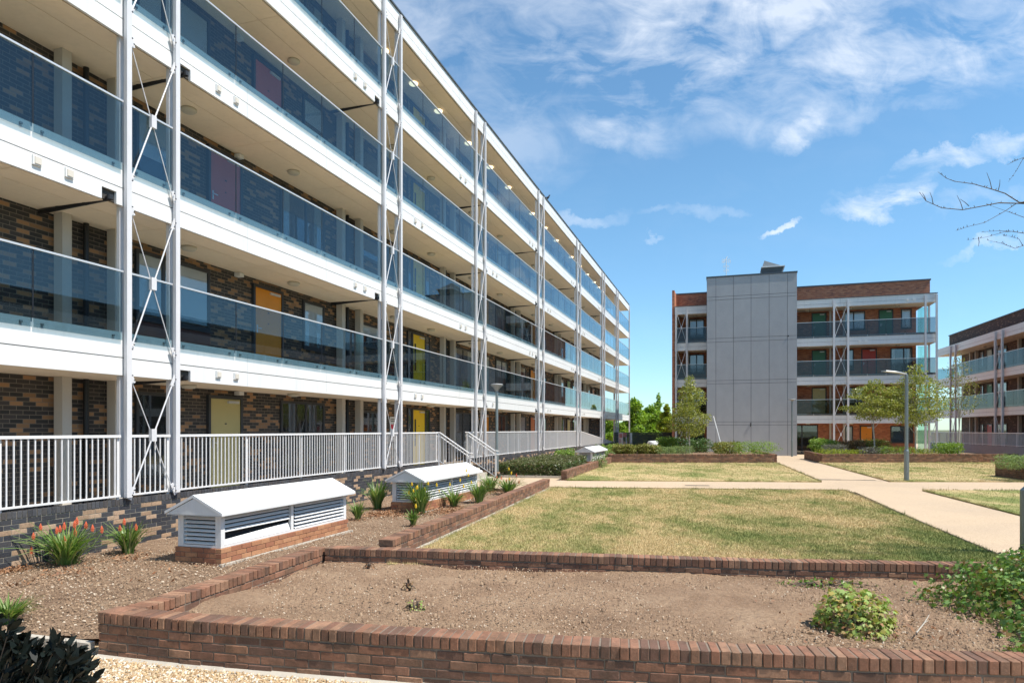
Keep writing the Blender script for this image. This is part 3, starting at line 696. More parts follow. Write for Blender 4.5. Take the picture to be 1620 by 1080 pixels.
# steps with their two sloping railings and brick cheek wall
def steps():
    t = thing('steps', 'pale concrete steps between two sloping white handrails', 'steps', rotz=ROT1, local=(23.5, 9.2, 0))
    for i, z in enumerate((.70, .52, .34, .18)):
        MB().box(22.2, 24.75, 9.78 - .3 * (i + 1), 9.775 - .3 * i if i else 9.9, -.1, z).build('step', CONC, t)
    MB().box(22.2, 24.9, 9.9, 10.0, .1, .68).build('threshold', CONC, t)
    for k, x in enumerate((22.12, 24.9)):
        s = thing('stair_railing', ['sloping white railing on the near side of the steps', 'sloping white railing on the far side of the steps beside the lamp post'][k], 'railing', rotz=ROT1, local=(x, 9.2, .1))
        z = lambda y: 1.905 - (9.8 - y) * .62
        for (dy, zz, w) in ((0, 0, .045), (0, -.14, .04)):
            MB().tube([(x + (.05 if zz else 0), 9.85, 1.89 + zz), (x + (.05 if zz else 0), 9.72, 1.885 + zz), (x + (.05 if zz else 0), 8.62, z(8.62) + zz), (x + (.05 if zz else 0), 8.45, z(8.6) + zz)], w / 2, 8).build('handrail', BAR, s)
        m = MB(); b = MB(); n = 11
        for i in range(1, n):
            y = 9.8 - 1.2 * i / n; b.box(x - .009, x + .009, y - .009, y + .009, z(y) - .98, z(y) - .03)
        m.bar((x, 9.8, .92), (x, 8.6, z(8.6) - .98), .03)
        m.build('bottom_rail', BAR, s); b.build('balusters', BAR, s)
        for y in (9.76, 8.58): MB().box(x - .025, x + .025, y - .025, y + .025, .1 if y < 9 else .6, z(y) - .03).build('post', BAR, s)
    a, b = L1(25.06, 9.72), L1(25.06, 8.45)
    w = thing('stair_wall', 'short dark brick cheek wall at the foot of the steps by the lamp post', 'brick wall', tuple(b), 0)
    m = MB(); d = ((b.x - a.x) / 1.27, (b.y - a.y) / 1.27)
    for k in range(9):
        s0 = 0 if k % 2 else -.11; zc = .0 + k * .075
        while s0 < 1.25:
            x0, x1 = max(0, s0 + .004), min(1.27, s0 + .22); q = (x0 + x1) / 2
            if x1 - x0 > .05 and zc < .72 - q * .30: rbrick(m, (a.x + d[0] * q, a.y + d[1] * q, zc), (x1 - x0) / 2, .1, .0335, d, .003, .001)
            s0 += .225
    m.build('brickwork', PLINTHB, w)
    P = [L1(25.0, 9.7), L1(25.12, 9.7), L1(25.12, 8.47), L1(25.0, 8.47)]
    MB().hexa([(p.x, p.y, -.05) for p in P], [(p.x, p.y, .68 if i < 2 else .30) for i, p in enumerate(P)]).build('mortar', MORTARD, w)
steps()

# white louvred ventilation housings
def vent_box(label, t0, t1, y0, y1, panels=2, gap=True, zb=.0):
    T = thing('ventilation_housing', label, 'ventilation housing', rotz=ROT1, local=((t0 + t1) / 2, (y0 + y1) / 2, zb), group='louvred ventilation housings in the planting bed')
    zbk, ze, zr = .235, .73, .985
    m = MB(); core = MB().box(t0 + .01, t1 - .01, y0 + .01, y1 - .01, zb - .1, zbk - .006)
    th_ = .10
    for k in range(4):
        z = zbk - (k + .5) * .075
        for (a, b, horiz, fix) in ((t0, t1, True, y0 + th_ / 2), (t0, t1, True, y1 - th_ / 2), (y0 + .1, y1 - .1, False, t0 + th_ / 2), (y0 + .1, y1 - .1, False, t1 - th_ / 2)):
            s = a - (.1125 if k % 2 else 0)
            while s < b - .03:
                x0, x1 = max(a, s + .004), min(b, s + .221)
                if x1 - x0 > .04:
                    c = ((x0 + x1) / 2, fix, z) if horiz else (fix, (x0 + x1) / 2, z)
                    rbrick(m, c, (x1 - x0) / 2, th_ / 2, .0335, (1, 0) if horiz else (0, 1), .003, .001)
                s += .225
    m.build('brick_base', BUFFB, T); core.build('mortar', MORTAR, T)
    MB().box(t0 - .06, t1 + .06, y0 - .07, y0 - .008, zb - .12, zb + .015).build('footing', CONC, T)
    ins = .03; a0, a1, b0, b1 = t0 + ins, t1 - ins, y0 + ins, y1 - ins; fw = .07
    f = MB(); xs = [a0 + (a1 - a0) * i / panels for i in range(panels + 1)]
    for x in xs:
        lo, hi = max(a0, x - fw / 2), min(a1, x + fw / 2)
        if x == xs[0]: hi = a0 + fw * 1.2
        if x == xs[-1]: lo = a1 - fw * 1.2
        f.box(lo, hi, b0, b0 + .05, zbk, ze); f.box(lo, hi, b1 - .05, b1, zbk, ze)
    for x in (a0, a1 - .05):
        f.box(x, x + .05, b0 + .052, b0 + .052 + .05, zbk, ze); f.box(x, x + .05, b1 - .102, b1 - .052, zbk, ze); f.box(x, x + .05, b0 + .104, b1 - .104, zbk, zbk + .035)
    f.box(a0 + .09, a1 - .09, b0 + .002, b0 + .045, zbk, zbk + .035)
    f.build('frame', WHITE, T)
    def louvres(c0, c1, along, fix, sgn, skip=()):
        n = 7; m = MB(); pit = (ze - zbk - .06) / n
        for i in range(n):
            if i in skip: continue
            z = zbk + .045 + pit * i
            if along: P = [(c0, fix, z), (c1, fix, z), (c1, fix + .045, z + pit * .46), (c0, fix + .045, z + pit * .46)]; Q = [(p[0], p[1] + .006 * 0, p[2] + .008) for p in P]
            else: P = [(fix, c0, z), (fix, c1, z), (fix + .045 * sgn, c1, z + pit * .46), (fix + .045 * sgn, c0, z + pit * .46)]; Q = [(p[0], p[1], p[2] + .008) for p in P]
            m.hexa(P, Q)
        return m
    for i in range(panels):
        sk = (0, 1, 2) if (gap and i == 0) else ()
        mm = louvres(xs[i] + .08, xs[i + 1] - .07, True, b0 + .002, 1, sk)
        if sk: mm.hexa([(xs[i] + .08, b0 - .0, zbk + .037), (xs[i + 1] - .06, b0, zbk + .037), (xs[i + 1] - .06, b0 + .05, zbk + .16), (xs[i] + .08, b0 + .05, zbk + .10)],
                       [(xs[i] + .08, b0 - .0, zbk + .047), (xs[i + 1] - .06, b0, zbk + .047), (xs[i + 1] - .06, b0 + .05, zbk + .17), (xs[i] + .08, b0 + .05, zbk + .11)])
        mm.build('louvre_panel', WHITE, T)
    louvres(b0 + .11, b1 - .11, False, a0 + .002, 1).build('louvre_panel', WHITE, T)
    louvres(b0 + .11, b1 - .11, False, a1 - .002, -1).build('louvre_panel', WHITE, T)
    MB().box(a0 + .06, a1 - .06, b0 + .10, b1 - .10, zbk, ze - .02).build('inner_lining', INT, T)
    o = .10; m = MB(); A0, A1, B0, B1, ym = t0 - o, t1 + o, y0 - o, y1 + o, (y0 + y1) / 2
    def roofshape(dz, e): return [(A0, B0, ze + dz), (A1, B0, ze + dz), (A1, ym, zr + dz), (A0, ym, zr + dz), (A1, B1, ze + dz), (A0, B1, ze + dz)]
    b = roofshape(0, 0); c = roofshape(.045, 0); m.add(b + c, [(7 - 1, 7, 8, 9), (9, 8, 10, 11), (0, 3, 2, 1), (3, 5, 4, 2), (0, 1, 7, 6), (5, 11, 10, 4), (1, 2, 8, 7), (2, 4, 10, 8), (0, 6, 9, 3), (3, 9, 11, 5)])
    m.add([(A0 + .012, B0 + .02, ze + .002), (A0 + .012, ym, zr - .01), (A0 + .012, B1 - .02, ze + .002)], [(0, 1, 2)])
    m.add([(A1 - .012, B0 + .02, ze + .002), (A1 - .012, ym, zr - .01), (A1 - .012, B1 - .02, ze + .002)], [(0, 2, 1)])
    m.box(A0 + .02, A1 - .02, B0 + .02, B1 - .02, ze - .012, ze - .002)
    m.build('roof', WHITE, T)
vent_box('white gabled louvred housing on orange brick, nearest of the three, with missing louvres', 8.22, 11.74, 7.12, 7.97)
vent_box('white gabled louvred housing behind the yellow poker flowers, middle of the three', 14.85, 18.7, 6.98, 7.83, gap=False)
vent_box('smallest-looking white louvred housing behind the clipped hedge, farthest of the three', 36.9, 41.2, 7.05, 7.95, gap=False)

def apartment_centre():
    th = math.atan2(1150 - XC, FPX); rot = -th
    yF, yW = 55.0, 57.0; X0, X1 = -3.95, 14.25; E = EYE
    t = thing('apartment_building', 'four-storey red brick apartment block with white balconies and a grey panelled tower', 'apartment block', rotz=rot, local=(5, 57, 0))
    rails = [E + 2.21 + 2.88 * i for i in range(3)]; tops = [r - 1.03 for r in rails]; bots = [r - 1.76 for r in rails]; roofb, rooft = E + 9.08, E + 9.68
    fl = [.12] + [r - 1.15 for r in rails]; ceil = bots + [roofb]
    MB().box(X0 - .2, 13.4, yW, yW + 9, -.2, roofb + .3).build('wall', BRICK2, t)
    MB().box(X0 - .2, X1 + .05, yW - .02, yW + 9.02, roofb + .31, E + 11.02).build('parapet', BRICK2, t)
    MB().box(X0 - .26, X1 + .11, yW - .08, yW + 9.08, E + 11.022, E + 11.12).build('coping', CAP, t)
    MB().box(X0 - .2, X0 - .01, yF - .02, yW - .005, -.2, E + 11.018).build('side_wall', BRICK2, t)
    for (a, b) in ((X0 + .01, -1.5), (4.86, X1)):
        for i in range(3): slab(t, a, b, yF, yW - .01, bots[i], tops[i], [8.0, 11.0])
        slab(t, a, b, yF, yW - .03, roofb, rooft, [8.0, 11.0], cap=False)
        MB().box(a, b + .04, yF - .05, yW - .09, rooft + .002, rooft + .05).build('roof_capping', CAP, t)
    for (c0, c1) in ((-3.84, -3.0), (7.55, 8.5)):
        for xx in (c0, c1):
            m = MB(); m.box(xx - .065, xx + .065, yF - .16, yF - .03, .1, rooft - .1); m.build('column', STEEL, t)
            m = MB(); [m.box(xx - .07, xx + .07, yW - .3, yW - .16, fl[i], ceil[i] + .011) for i in range(4)]; m.build('inner_post', POST, t)
        for i in range(4): brace(t, c0, c1, yF - .05, (fl[i] + .6 if i == 0 else tops[i - 1] - .1), ceil[i] + .1 if i < 3 else roofb + .1, .02)
    for xx, yy in ((13.5, yF), (14.2, yF), (14.2, yW - .1)):
        MB().box(xx - .06, xx + .06, yy - .16, yy - .03, .1, rooft - .1 if yy == yF else roofb).build('column', STEEL, t)
    brace(t, 13.5, 14.2, yF - .05, .4, bots[0], .018)
    for i in range(3):
        for (a, b) in ((X0 + .05, -3.9 + .02), (-3.78, -3.06), (-2.94, -1.5), (4.86, 7.49), (7.61, 8.44), (8.56, 13.44), (13.56, 14.14)):
            if b - a > .2: balustrade(t, a, b, yF, tops[i], rails[i], GLASS2, panel=1.3)
    for i in range(4):
        MB().box(13.5, 14.2, yW - .06, yW - .045, fl[i] + .15, ceil[i] - .05).build('glass_screen', SCREEN, t)
    D = lambda a, b, i, c: door_part(t, a, b, fl[i], fl[i] + 2.1, yW, c)
    Wn = lambda a, b, i, z0=.8, mull=None, bl=BLIND, bz=.8: window_part(t, a, b, fl[i] + z0, fl[i] + 2.15, yW, mull, bl, bz)
    D(6.33, 7.23, 3, 'green'); D(10.97, 11.8, 3, 'green'); Wn(8.55, 9.98, 3, .75, (.45,), BLIND, 1); Wn(12.4, 13.1, 3, .7, None, BLIND, 1)
    D(6.33, 7.23, 2, 'green'); D(9.8, 10.7, 2, 'red'); Wn(8.7, 9.2, 2, .6); Wn(11.7, 13.15, 2, .3, (.6,), CURTAIN, 1)
    D(6.33, 7.23, 1, 'cream'); D(10.9, 11.8, 1, 'red'); Wn(8.7, 9.9, 1, .6, (.5,)); Wn(12.4, 13.1, 1)
    window_part(t, 4.95, 6.7, fl[0], ceil[0] - .1, yW, (.35,), None); D(9.7, 10.45, 0, 'orange'); Wn(8.6, 9.15, 0, .7); Wn(11.7, 13.2, 0, .9, (.6,), None)
    for i in range(4):
        window_part(t, -2.95, -1.75, fl[i] + .6, fl[i] + 2.15, yW, (.5,), BLIND if i in (2, 3) else None, .9)
        for x in (5.9, 8.9, 12.0, -2.4): ceiling_light(t, x, yF + 1.1, ceil[i] + .012, LAMPOFF)
    for i, xs in ((3, (12.4, 12.8)), (2, (9.3, 9.7)), (1, (-2.6, -2.3))):
        z = (bots + [roofb])[i] + .12
        for x in xs: MB().box(x - .09, x + .09, yF - .05, yF - .001, z + .05, z + .2).build('fascia_vent', WHITE, t)
    # tower of grey panels
    tx0, tx1, ty0, ty1 = -1.43, 4.79, 52.4, 60.0; TH = E + 11.25
    tw = MB().box(tx0 + .03, tx1 - .03, ty0 + .03, ty1, -.1, TH - .02).build('tower', MATS.setdefault('tj', paint('tower_joint', (.12, .125, .13), .8)), t)
    xs = [tx0, -.78, .46, 1.68, 2.92, 4.16, tx1]; zs = [-.05, E + .33, E + .56, E + 3.38, E + 3.62, E + 6.46, E + 6.74, E + 9.58, E + 9.82, TH - .0]
    m = MB()
    for a, b in zip(xs[:-1], xs[1:]):
        for c, d in zip(zs[:-1], zs[1:]): m.box(a + .012, b - .012, ty0, ty0 + .025, c + .012, d - .012)
    ys = [ty0 + .03, 53.6, 54.8]
    for a, b in zip(ys[:-1], ys[1:]):
        for c, d in zip(zs[:-1], zs[1:]):
            m.box(tx1 - .025, tx1, a + .012, b - .012, c + .012, d - .012); m.box(tx0, tx0 + .025, a + .012, b - .012, c + .012, d - .012)
    m.build('wall_panels', TOWERM, tw)
    MB().box(tx0 - .04, tx1 + .04, ty0 - .04, ty1 + .05, TH + .002, TH + .10).build('capping', CAP, tw)
    pp = MB(); pp.tube([(4.2, ty0 - .04, E + 6.72), (4.2, ty0 + .02, E + 6.72)], .05, 8); pp.tube([(1.66, ty0 - .03, E + .5), (1.66, ty0 - .03, E + .2)], .03, 6); pp.build('drain_outlet', BLACK, tw)
    # roof light on the tower
    r = MB(); z = TH + .10; r.hexa([(2.35, 53, z), (3.75, 53, z), (3.75, 54.6, z), (2.35, 54.6, z)], [(2.5, 52.9, z + .5), (3.95, 52.9, z + .5), (3.95, 54.6, z + .5), (2.5, 54.6, z + .5)])
    ro = r.build('roof_light', CAP, tw)
    g = MB(); g.add([(2.45, 52.85, z + .5), (3.95, 52.85, z + .5), (3.95, 54.6, z + .5), (2.45, 54.6, z + .5), (2.62, 52.9, z + 1.02), (2.62, 54.55, z + 1.02)], [(0, 1, 4), (3, 5, 2), (1, 2, 5, 4), (0, 4, 5, 3), (0, 3, 2, 1)])
    g.build('sloping_hood', LAMPH, tw)
    MB().box(2.4, 4.02, 52.80, 54.65, z + .501, z + .57).build('hood_trim', WHITE, tw)
    return rot
ROT2 = apartment_centre()
def antenna():
    b = Matrix.Rotation(ROT2, 3, 'Z') @ Vector((-.05, 53.2, EYE + 11.35)); t = thing('antenna', 'thin white aerial mast on the grey tower roof', 'antenna', tuple(b))
    x, y, z = b; MB().tube([(x, y, z), (x, y, z + 1.55)], .025, 6).build('mast', WHITE, t)
    m = MB()
    for k, (dz, L) in enumerate(((.55, .18), (.85, .2), (1.2, .32), (1.35, .28))):
        m.bar((x - L, y, z + dz), (x + L, y, z + dz + .03), .02)
        for s in (-1, -.5, .5, 1): m.bar((x + L * s, y, z + dz - .12), (x + L * s, y, z + dz + .12), .015)
    m.bar((x - .25, y, z + 1.1), (x + .12, y, z + 1.62), .03); m.build('aerial_elements', WHITE, t)
antenna()

def apartment_right():
    th = math.atan2(1090 - XC, FPX); rot = -(R(90) + th); yF, yW = 22.6, 24.3; E = EYE; X0, X1 = -72.0, -8.0
    t = thing('apartment_building', 'low brown brick apartment block with pinkish shaded balconies at the right edge', 'apartment block', rotz=rot, local=(-45, 24.3, 0))
    rails = [E + 2.79, E + 5.67]; tops = [r - 1.01 for r in rails]; bots = [r - 1.74 for r in rails]; roofb, rooft = E + 6.81, E + 7.5
    fl = [.3] + [r - 1.16 for r in rails]; ceil = bots + [roofb]
    MB().box(X0 + 1.2, X1, yW, yW + 9, -.3, roofb + .3).build('wall', BRICK3, t)
    MB().box(X0 + 1.2, X1, yW - 1.0, yW + 9, roofb + .31, E + 8.62).build('parapet', BRICK3, t)
    MB().box(X0 + 1.14, X1, yW - 1.06, yW + 9.05, E + 8.622, E + 8.70).build('coping', CAP, t)
    for i in range(2): slab(t, X0, X1, yF, yW - .01, bots[i], tops[i], [X0 + 3 * k for k in range(1, 22)])
    slab(t, X0, X1, yF, yW - 1.02, roofb, rooft, [X0 + 3 * k for k in range(1, 22)])
    MB().box(X0 + .1, X1, yW - 1.0, yW - .01, roofb + .013, roofb + .03).build('soffit', SOFFIT, t)
    cols = [-59.0 - 9.1, -59.0, -49.9, -40.8, -31.7, -22.6, -13.5]
    rd = random.Random(9)
    for k, c in enumerate(cols):
        for xx in (c, c + 1.2):
            m = MB(); m.box(xx - .065, xx + .065, yF - .16, yF - .03, .0, rooft - .1); m.build('column', STEEL, t)
            m = MB(); [m.box(xx - .09, xx + .09, yW - .3, yW - .1, fl[i], ceil[i] + (.011 if i < 2 else .012)) for i in range(3)]; m.build('inner_post', POST, t)
        for i in range(3): brace(t, c, c + 1.2, yF - .05, [.9, tops[0] - .2, tops[1] - .2][i], ceil[i], .02)
        e = cols[k + 1] if k + 1 < len(cols) else X1
        for i in range(2):
            balustrade(t, c + .07, c + 1.13, yF, tops[i], rails[i], GLASS2, panel=3); balustrade(t, c + 1.27, e - .07, yF, tops[i], rails[i], GLASS2)
        for i in range(3):
            z = fl[i]; cc = ['red', 'orange', 'green', 'red', 'pale'][(k + 2 * i) % 5]
            door_part(t, c + 3.0, c + 3.95, z, z + 2.1, yW, cc); window_part(t, c + 4.9, c + 6.6, z + .6, z + 2.15, yW, (.5,), BLIND if (i + k) % 2 else CURTAIN, .8)
            window_part(t, c + 1.5, c + 2.2, z + .8, z + 2.15, yW, None, BLIND, .9)
            ceiling_light(t, c + 4.5, yF + .9, ceil[i] + .012, LAMPOFF)
    for i in range(2):
        h = MB().bar((X0 + .05, yF, rails[i]), (X0 + .05, yW, rails[i]), .05, .03).build('balustrade', RAILM, t); MB().box(X0 + .04, X0 + .06, yF, yW, tops[i] - .1, rails[i]).build('glass_panel', GLASS, h)
    MB().box(X0, X1, yF + .2, yW - .005, -.2, .3).build('walkway', DECK, t)
    t2 = thing('railing', 'grey-white barred railing on a pale kerb in front of the right-hand block', 'railing', rotz=rot, local=(-45, 22.3, 0))
    y = 22.2; MB().bar((X0, y, 1.74), (X1, y, 1.74), .06).build('top_rail', BAR, t2); MB().bar((X0, y, .84), (X1, y, .84), .04).build('bottom_rail', BAR, t2)
    m = MB(); n = int((X1 - X0) / .11)
    for i in range(n): xx = X0 + i * .11; m.box(xx - .009, xx + .009, y - .009, y + .009, .86, 1.71)
    m.build('balusters', BAR, t2)
    for i in range(int((X1 - X0) / 1.9) + 1): xx = X0 + .05 + i * 1.9; MB().box(xx - .05, xx + .05, y + .012, y + .05, .7, 1.71).build('post', BAR, t2)
    MB().box(X0, X1, y - .12, y + .12, -.2, .78).build('kerb_wall', paint('kerb_grey', (.30, .31, .33), .8), t2)
    return rot
ROT3 = apartment_right()
#@@PART3
# ------------------------------------------------------------------ ground, lawns, paths, beds
def sheet(name, pts, z, mat, kind='structure', sub=0, thick=0.0, rough=0.0):
    """flat polygon sheet; thick > 0 adds edges below it"""
    m = MB(); P = [(p[0], p[1]) for p in pts]
    if thick: m.prism(P, z - thick, z)
    else: m.add([(x, y, z) for x, y in P], [tuple(range(len(P)))])
    c = (sum(p[0] for p in P) / len(P), sum(p[1] for p in P) / len(P), z)
    o = m.build(name, mat, None, origin=c); setp(o, kind=kind); return o
def xy(x, y, H=1.86): v = px(x, y, H); return (v.x, v.y)
sheet('ground', [(-1500, -600), (1500, -600), (1500, 2500), (-1500, 2500)], -.30, GM['far'])
def bumpy(name, pts, z, mat, amp, step, label=None):
    """soil bed: grid clipped to a polygon, gently uneven"""
    P = np.array([(p[0], p[1]) for p in pts]); x0, y0 = P.min(0); x1, y1 = P.max(0)
    nx, ny = int((x1 - x0) / step) + 2, int((y1 - y0) / step) + 2
    gx, gy = np.meshgrid(np.linspace(x0, x1, nx), np.linspace(y0, y1, ny)); X, Y = gx.ravel(), gy.ravel()
    rng = np.random.default_rng(3); Z = np.zeros_like(X)
    for k in range(34):
        fr = 2 ** rng.uniform(0, 3.6); a = rng.uniform(0, 6.28); Z += np.sin((X * math.cos(a) + Y * math.sin(a)) * fr + rng.uniform(0, 6.28)) / fr ** .75
    Z = z + amp * Z / 3 + rng.normal(0, amp * .16, Z.shape)
    def inside(x, y):
        r = np.zeros(x.shape, bool); n = len(P)
        for i in range(n):
            a, b = P[i], P[(i + 1) % n]; c = ((a[1] > y) != (b[1] > y)) & (x < (b[0] - a[0]) * (y - a[1]) / (b[1] - a[1] + 1e-12) + a[0]); r ^= c
        return r
    I = np.arange(nx * ny).reshape(ny, nx); F = np.stack([I[:-1, :-1], I[:-1, 1:], I[1:, 1:], I[1:, :-1]], -1).reshape(-1, 4)
    cx, cy = X[F].mean(1), Y[F].mean(1); F = F[inside(cx, cy)]
    use = np.unique(F); mp = -np.ones(len(X), int); mp[use] = np.arange(len(use))
    c = (float(X[use].mean()), float(Y[use].mean()), z)
    o = mesh_obj(name, np.stack([X, Y, Z], 1)[use], mp[F], mat, None, True, origin=c); setp(o, kind='structure'); return o
# foreground gravel
sheet('gravel_path', [(-14, -8), (14, -8), (14, 7.0), (-14, 7.0)], -.082, GM['gravel'])
# beds
LB = [L1(-3, 9.86)[:2], L1(24.0, 9.86)[:2], L1(26.6, 8.6)[:2], L1(22.6, 7.5)[:2], (1.15, 21.6), (-1.75, 9.6), (-2.65, 9.5), (-3.72, 6.42), (-4.2, 6.55), (-9, 7.0)]
BEDL = bumpy('bark_bed', [(p[0], p[1]) for p in LB], -.005, GM['mulch'], .018, .09)
FW = [(-3.77, 6.31), (-2.9, 6.06), (-2.01, 5.87), (-1.1, 5.68), (-.30, 5.52), (1.0, 5.30), (2.39, 5.10), (3.17, 5.02), (4.6, 4.94), (7.5, 4.86)]
bumpy('planter_soil', [(-3.6, 6.45), (-2.0, 5.98), (-.3, 5.62), (1, 5.4), (2.39, 5.2), (3.9, 5.08), (7.5, 4.98), (7.5, 8.3), (5.41, 8.5), (3.28, 8.68), (-.6, 9.33), (-2.62, 9.68)], .122, GM['soil'], .034, .045)
# lawns (turf slabs), paths a little lower
LA = [(-1.72, 9.35), (-.5, 9.3), (3.3, 8.65), (6.72, 8.3), (7.18, 9.95), (10.2, 20.7), (1.28, 21.75)]
LBk = [xy(897, 758.8), xy(1299, 761.3), xy(1229, 732), xy(964, 732)]
LC = [xy(1408, 760.8), (24.6, 24.2), (29, 38), xy(1296, 731.2)]
LD = [(12.6, 20.75), (24, 20.6), (24, 4), (8.4, 4)]
for i, P in enumerate((LA, LBk, LC, LD)): sheet('lawn', P, .145, GM['lawn'], thick=.2)
sheet('path', [(-3.2, 24.5), (.0, 21.2), (1.2, 21.0), (10.4, 20.5), (7.2, 9.9), (5.2, 4.0), (9, 4.0), (12.8, 20.4), (30, 20.3), (30, 25), (14, 25), (17.8, 38.5), (26, 56), (14, 58.0), (13, 45), (14.4, 38.2), (11, 25.4), (2.0, 26.6), (-1.8, 27.2)], .11, GM['path'], thick=.3)
sheet('paving', [(-3, 37.0), (40, 37.0), (60, 60), (60, 90), (-10, 90), (-10, 60)], .095, GM['path'], thick=.3)
sheet('planting_strip', [L1(25.2, 9.85)[:2], L1(62, 9.85)[:2], (9, 60), (5.6, 39), (5.5, 37.8), (2.0, 26.6), (-1.7, 27)], .05, GM['mulch'], thick=.3)
# dark metal edging between turf and path
edge = paint('rusty_edging', (.075, .045, .03), .7, .2, 8)
def edging(label, a, b, h=.03):
    t = MB().bar((a[0], a[1], .13 + h / 2 - .03), (b[0], b[1], .13 + h / 2 - .03), .035, h + .06).build('path_edging', edge, None, origin=((a[0] + b[0]) / 2, (a[1] + b[1]) / 2, .1))
    setp(t, label, 'edging')
edging('brown metal edging strip between the near lawn and the wide diagonal path', (7.18, 9.95), (10.2, 20.7))
edging('brown edging strip between the near lawn and the narrow cross path', (1.3, 21.6), (10.2, 20.7))
edging('brown edging strip between the far left lawn and the diagonal path', xy(1299, 761.3), xy(1229, 732))
edging('brown edging strip along the near right lawn and the cross path', (12.6, 20.75), (24, 20.6), .01)
# slot drain across the path
dr = thing('slot_drain', 'thin dark slot drain set across the diagonal path', 'drain', xy(1345, 757.5) + (.112,))
a, b = xy(1303, 757.3), xy(1385, 758); MB().bar((a[0], a[1], .116), (b[0], b[1], .116), .05, .006).build('grate', BLACK, dr)
a, b = xy(1303, 757.3), xy(1331, 757.4); MB().bar((a[0], a[1] + .06, .117), (b[0], b[1] + .06, .117), .10, .006).build('cover', FRAME, dr)
dr = MB().bar((*xy(1084, 766.3), .118), (*xy(1122, 766.6), .118), .14, .006).build('slot_drain', BLACK, None, origin=(*xy(1103, 766.5), .11)); setp(dr, 'short dark drain cover on the cross path between the two left lawns', 'drain')

# ------------------------------------------------------------------ courtyard brick walls
FWs = smoothpts(FW, 5)
FWo = FWs
brick_wall('planter_wall', 'curving red brick planter wall nearest the viewer, along the bottom of the picture', FWs, -.09, .33, .215)
k1 = [(-3.70, 6.44), (-3.06, 8.49), (-2.74, 9.62)]
brick_wall('planter_wall', 'short red brick wall on the left side of the bare soil bed', [(-3.60, 6.27), (-3.05, 8.49), (-2.76, 9.72)], -.02, .325, .215)
brick_wall('planter_wall', 'red brick wall between the bare soil bed and the near lawn', [(-2.63, 9.66), (-.6, 9.33), (3.28, 8.68), (5.41, 8.48), (7.8, 8.3)], .02, .33, .215)
brick_wall('lawn_wall', 'low red brick wall on the left edge of the near lawn beside the poker flowers', [(-1.82, 9.72), (-.86, 13.54), (-.06, 16.9), (1.10, 21.7)], .0, .42, .215)
brick_wall('lawn_wall', 'low red brick wall on the left edge of the far lawn behind the hedge', [(1.93, 25.1), (5.42, 37.6)], .0, .47, .215)
brick_wall('planter_wall', 'brown brick planter wall across the far end of the left lawn', [(5.45, 37.9), (14.6, 37.7)], .0, .62, .215)
brick_wall('planter_wall', 'end wall of the far left planter beside the diagonal path', [(14.72, 37.85), (16.2, 45.5)], .0, .615, .215)
brick_wall('planter_wall', 'short left return of the far left planter beside the louvred housing', [(5.5, 38.1), (7.2, 44.5)], .0, .615, .215)
brick_wall('planter_wall', 'brown brick planter wall across the far end of the right lawn', [(17.35, 38.0), (28.6, 38.3)], .0, .62, .215)
brick_wall('planter_wall', 'left side wall of the far right planter at the path corner', [(17.5, 38.2), (18.9, 43.5)], .0, .615, .215)
brick_wall('planter_wall', 'shaded brick planter wall at the right edge by the cross path', [(19.4, 27.0), (18.5, 22.6)], .02, .70, .215)
brick_wall('planter_wall', 'far return of the small planter at the right edge', [(19.5, 27.1), (25, 27.0)], .02, .69, .215)
sheet('planter_soil', [(5.7, 38.0), (14.6, 37.85), (16.0, 45.4), (7.2, 44.4)], .50, GM['mulch'], thick=.4)
sheet('planter_soil', [(17.6, 38.15), (28.5, 38.4), (30, 44), (18.9, 43.4)], .50, GM['mulch'], thick=.4)
sheet('planter_soil', [(19.4, 26.95), (25, 26.9), (24.6, 22.6), (18.6, 22.6)], .58, GM['mulch'], thick=.4)
# kerbs
def kerb(label, a, b, w, z0, z1):
    t = thing('concrete_kerb', label, 'kerb', ((a[0] + b[0]) / 2, (a[1] + b[1]) / 2, z0)); a = Vector((*a, (z0 + z1) / 2)); b = Vector((*b, (z0 + z1) / 2))
    n = max(1, round((b - a).length / .915)); d = (b - a) / n
    for i in range(n): MB().bar(a + d * i + d * .008, a + d * (i + 1) - d * .008, w, z1 - z0).build('kerb_stone', CONC, t)
kerb('low concrete kerb holding the bark bed at bottom left', (-6.6, 7.05), (-3.88, 6.25), .07, -.12, .035)
kerb('pale concrete kerb along the front of the clipped hedge', (-1.3, 26.9), (2.0, 26.2), .10, .0, .20)
kerb('thin mortar haunching strip along the foot of the near lawn wall', (-1.62, 9.9), (1.22, 21.6), .10, .02, .155)
t = thing('mortar_haunch', 'rough mortar strip along the foot of the nearest planter wall', 'mortar strip', (-1, 5.6, -.09)); m = MB()
for (p, q) in zip(FWs[:-1], FWs[1:]):
    dx, dy = q[0] - p[0], q[1] - p[1]; l = math.hypot(dx, dy); nx, ny = dy / l, -dx / l
    w0, w1 = .10, .165; P = [(p[0] + nx * w0, p[1] + ny * w0), (p[0] + nx * w1, p[1] + ny * w1), (q[0] + nx * w1, q[1] + ny * w1), (q[0] + nx * w0, q[1] + ny * w0)]
    m.hexa([(x, y, -.1) for x, y in P], [(P[0][0], P[0][1], -.055), (P[1][0], P[1][1], -.078), (P[2][0], P[2][1], -.078), (P[3][0], P[3][1], -.055)])
m.build('mortar', CONC, t)

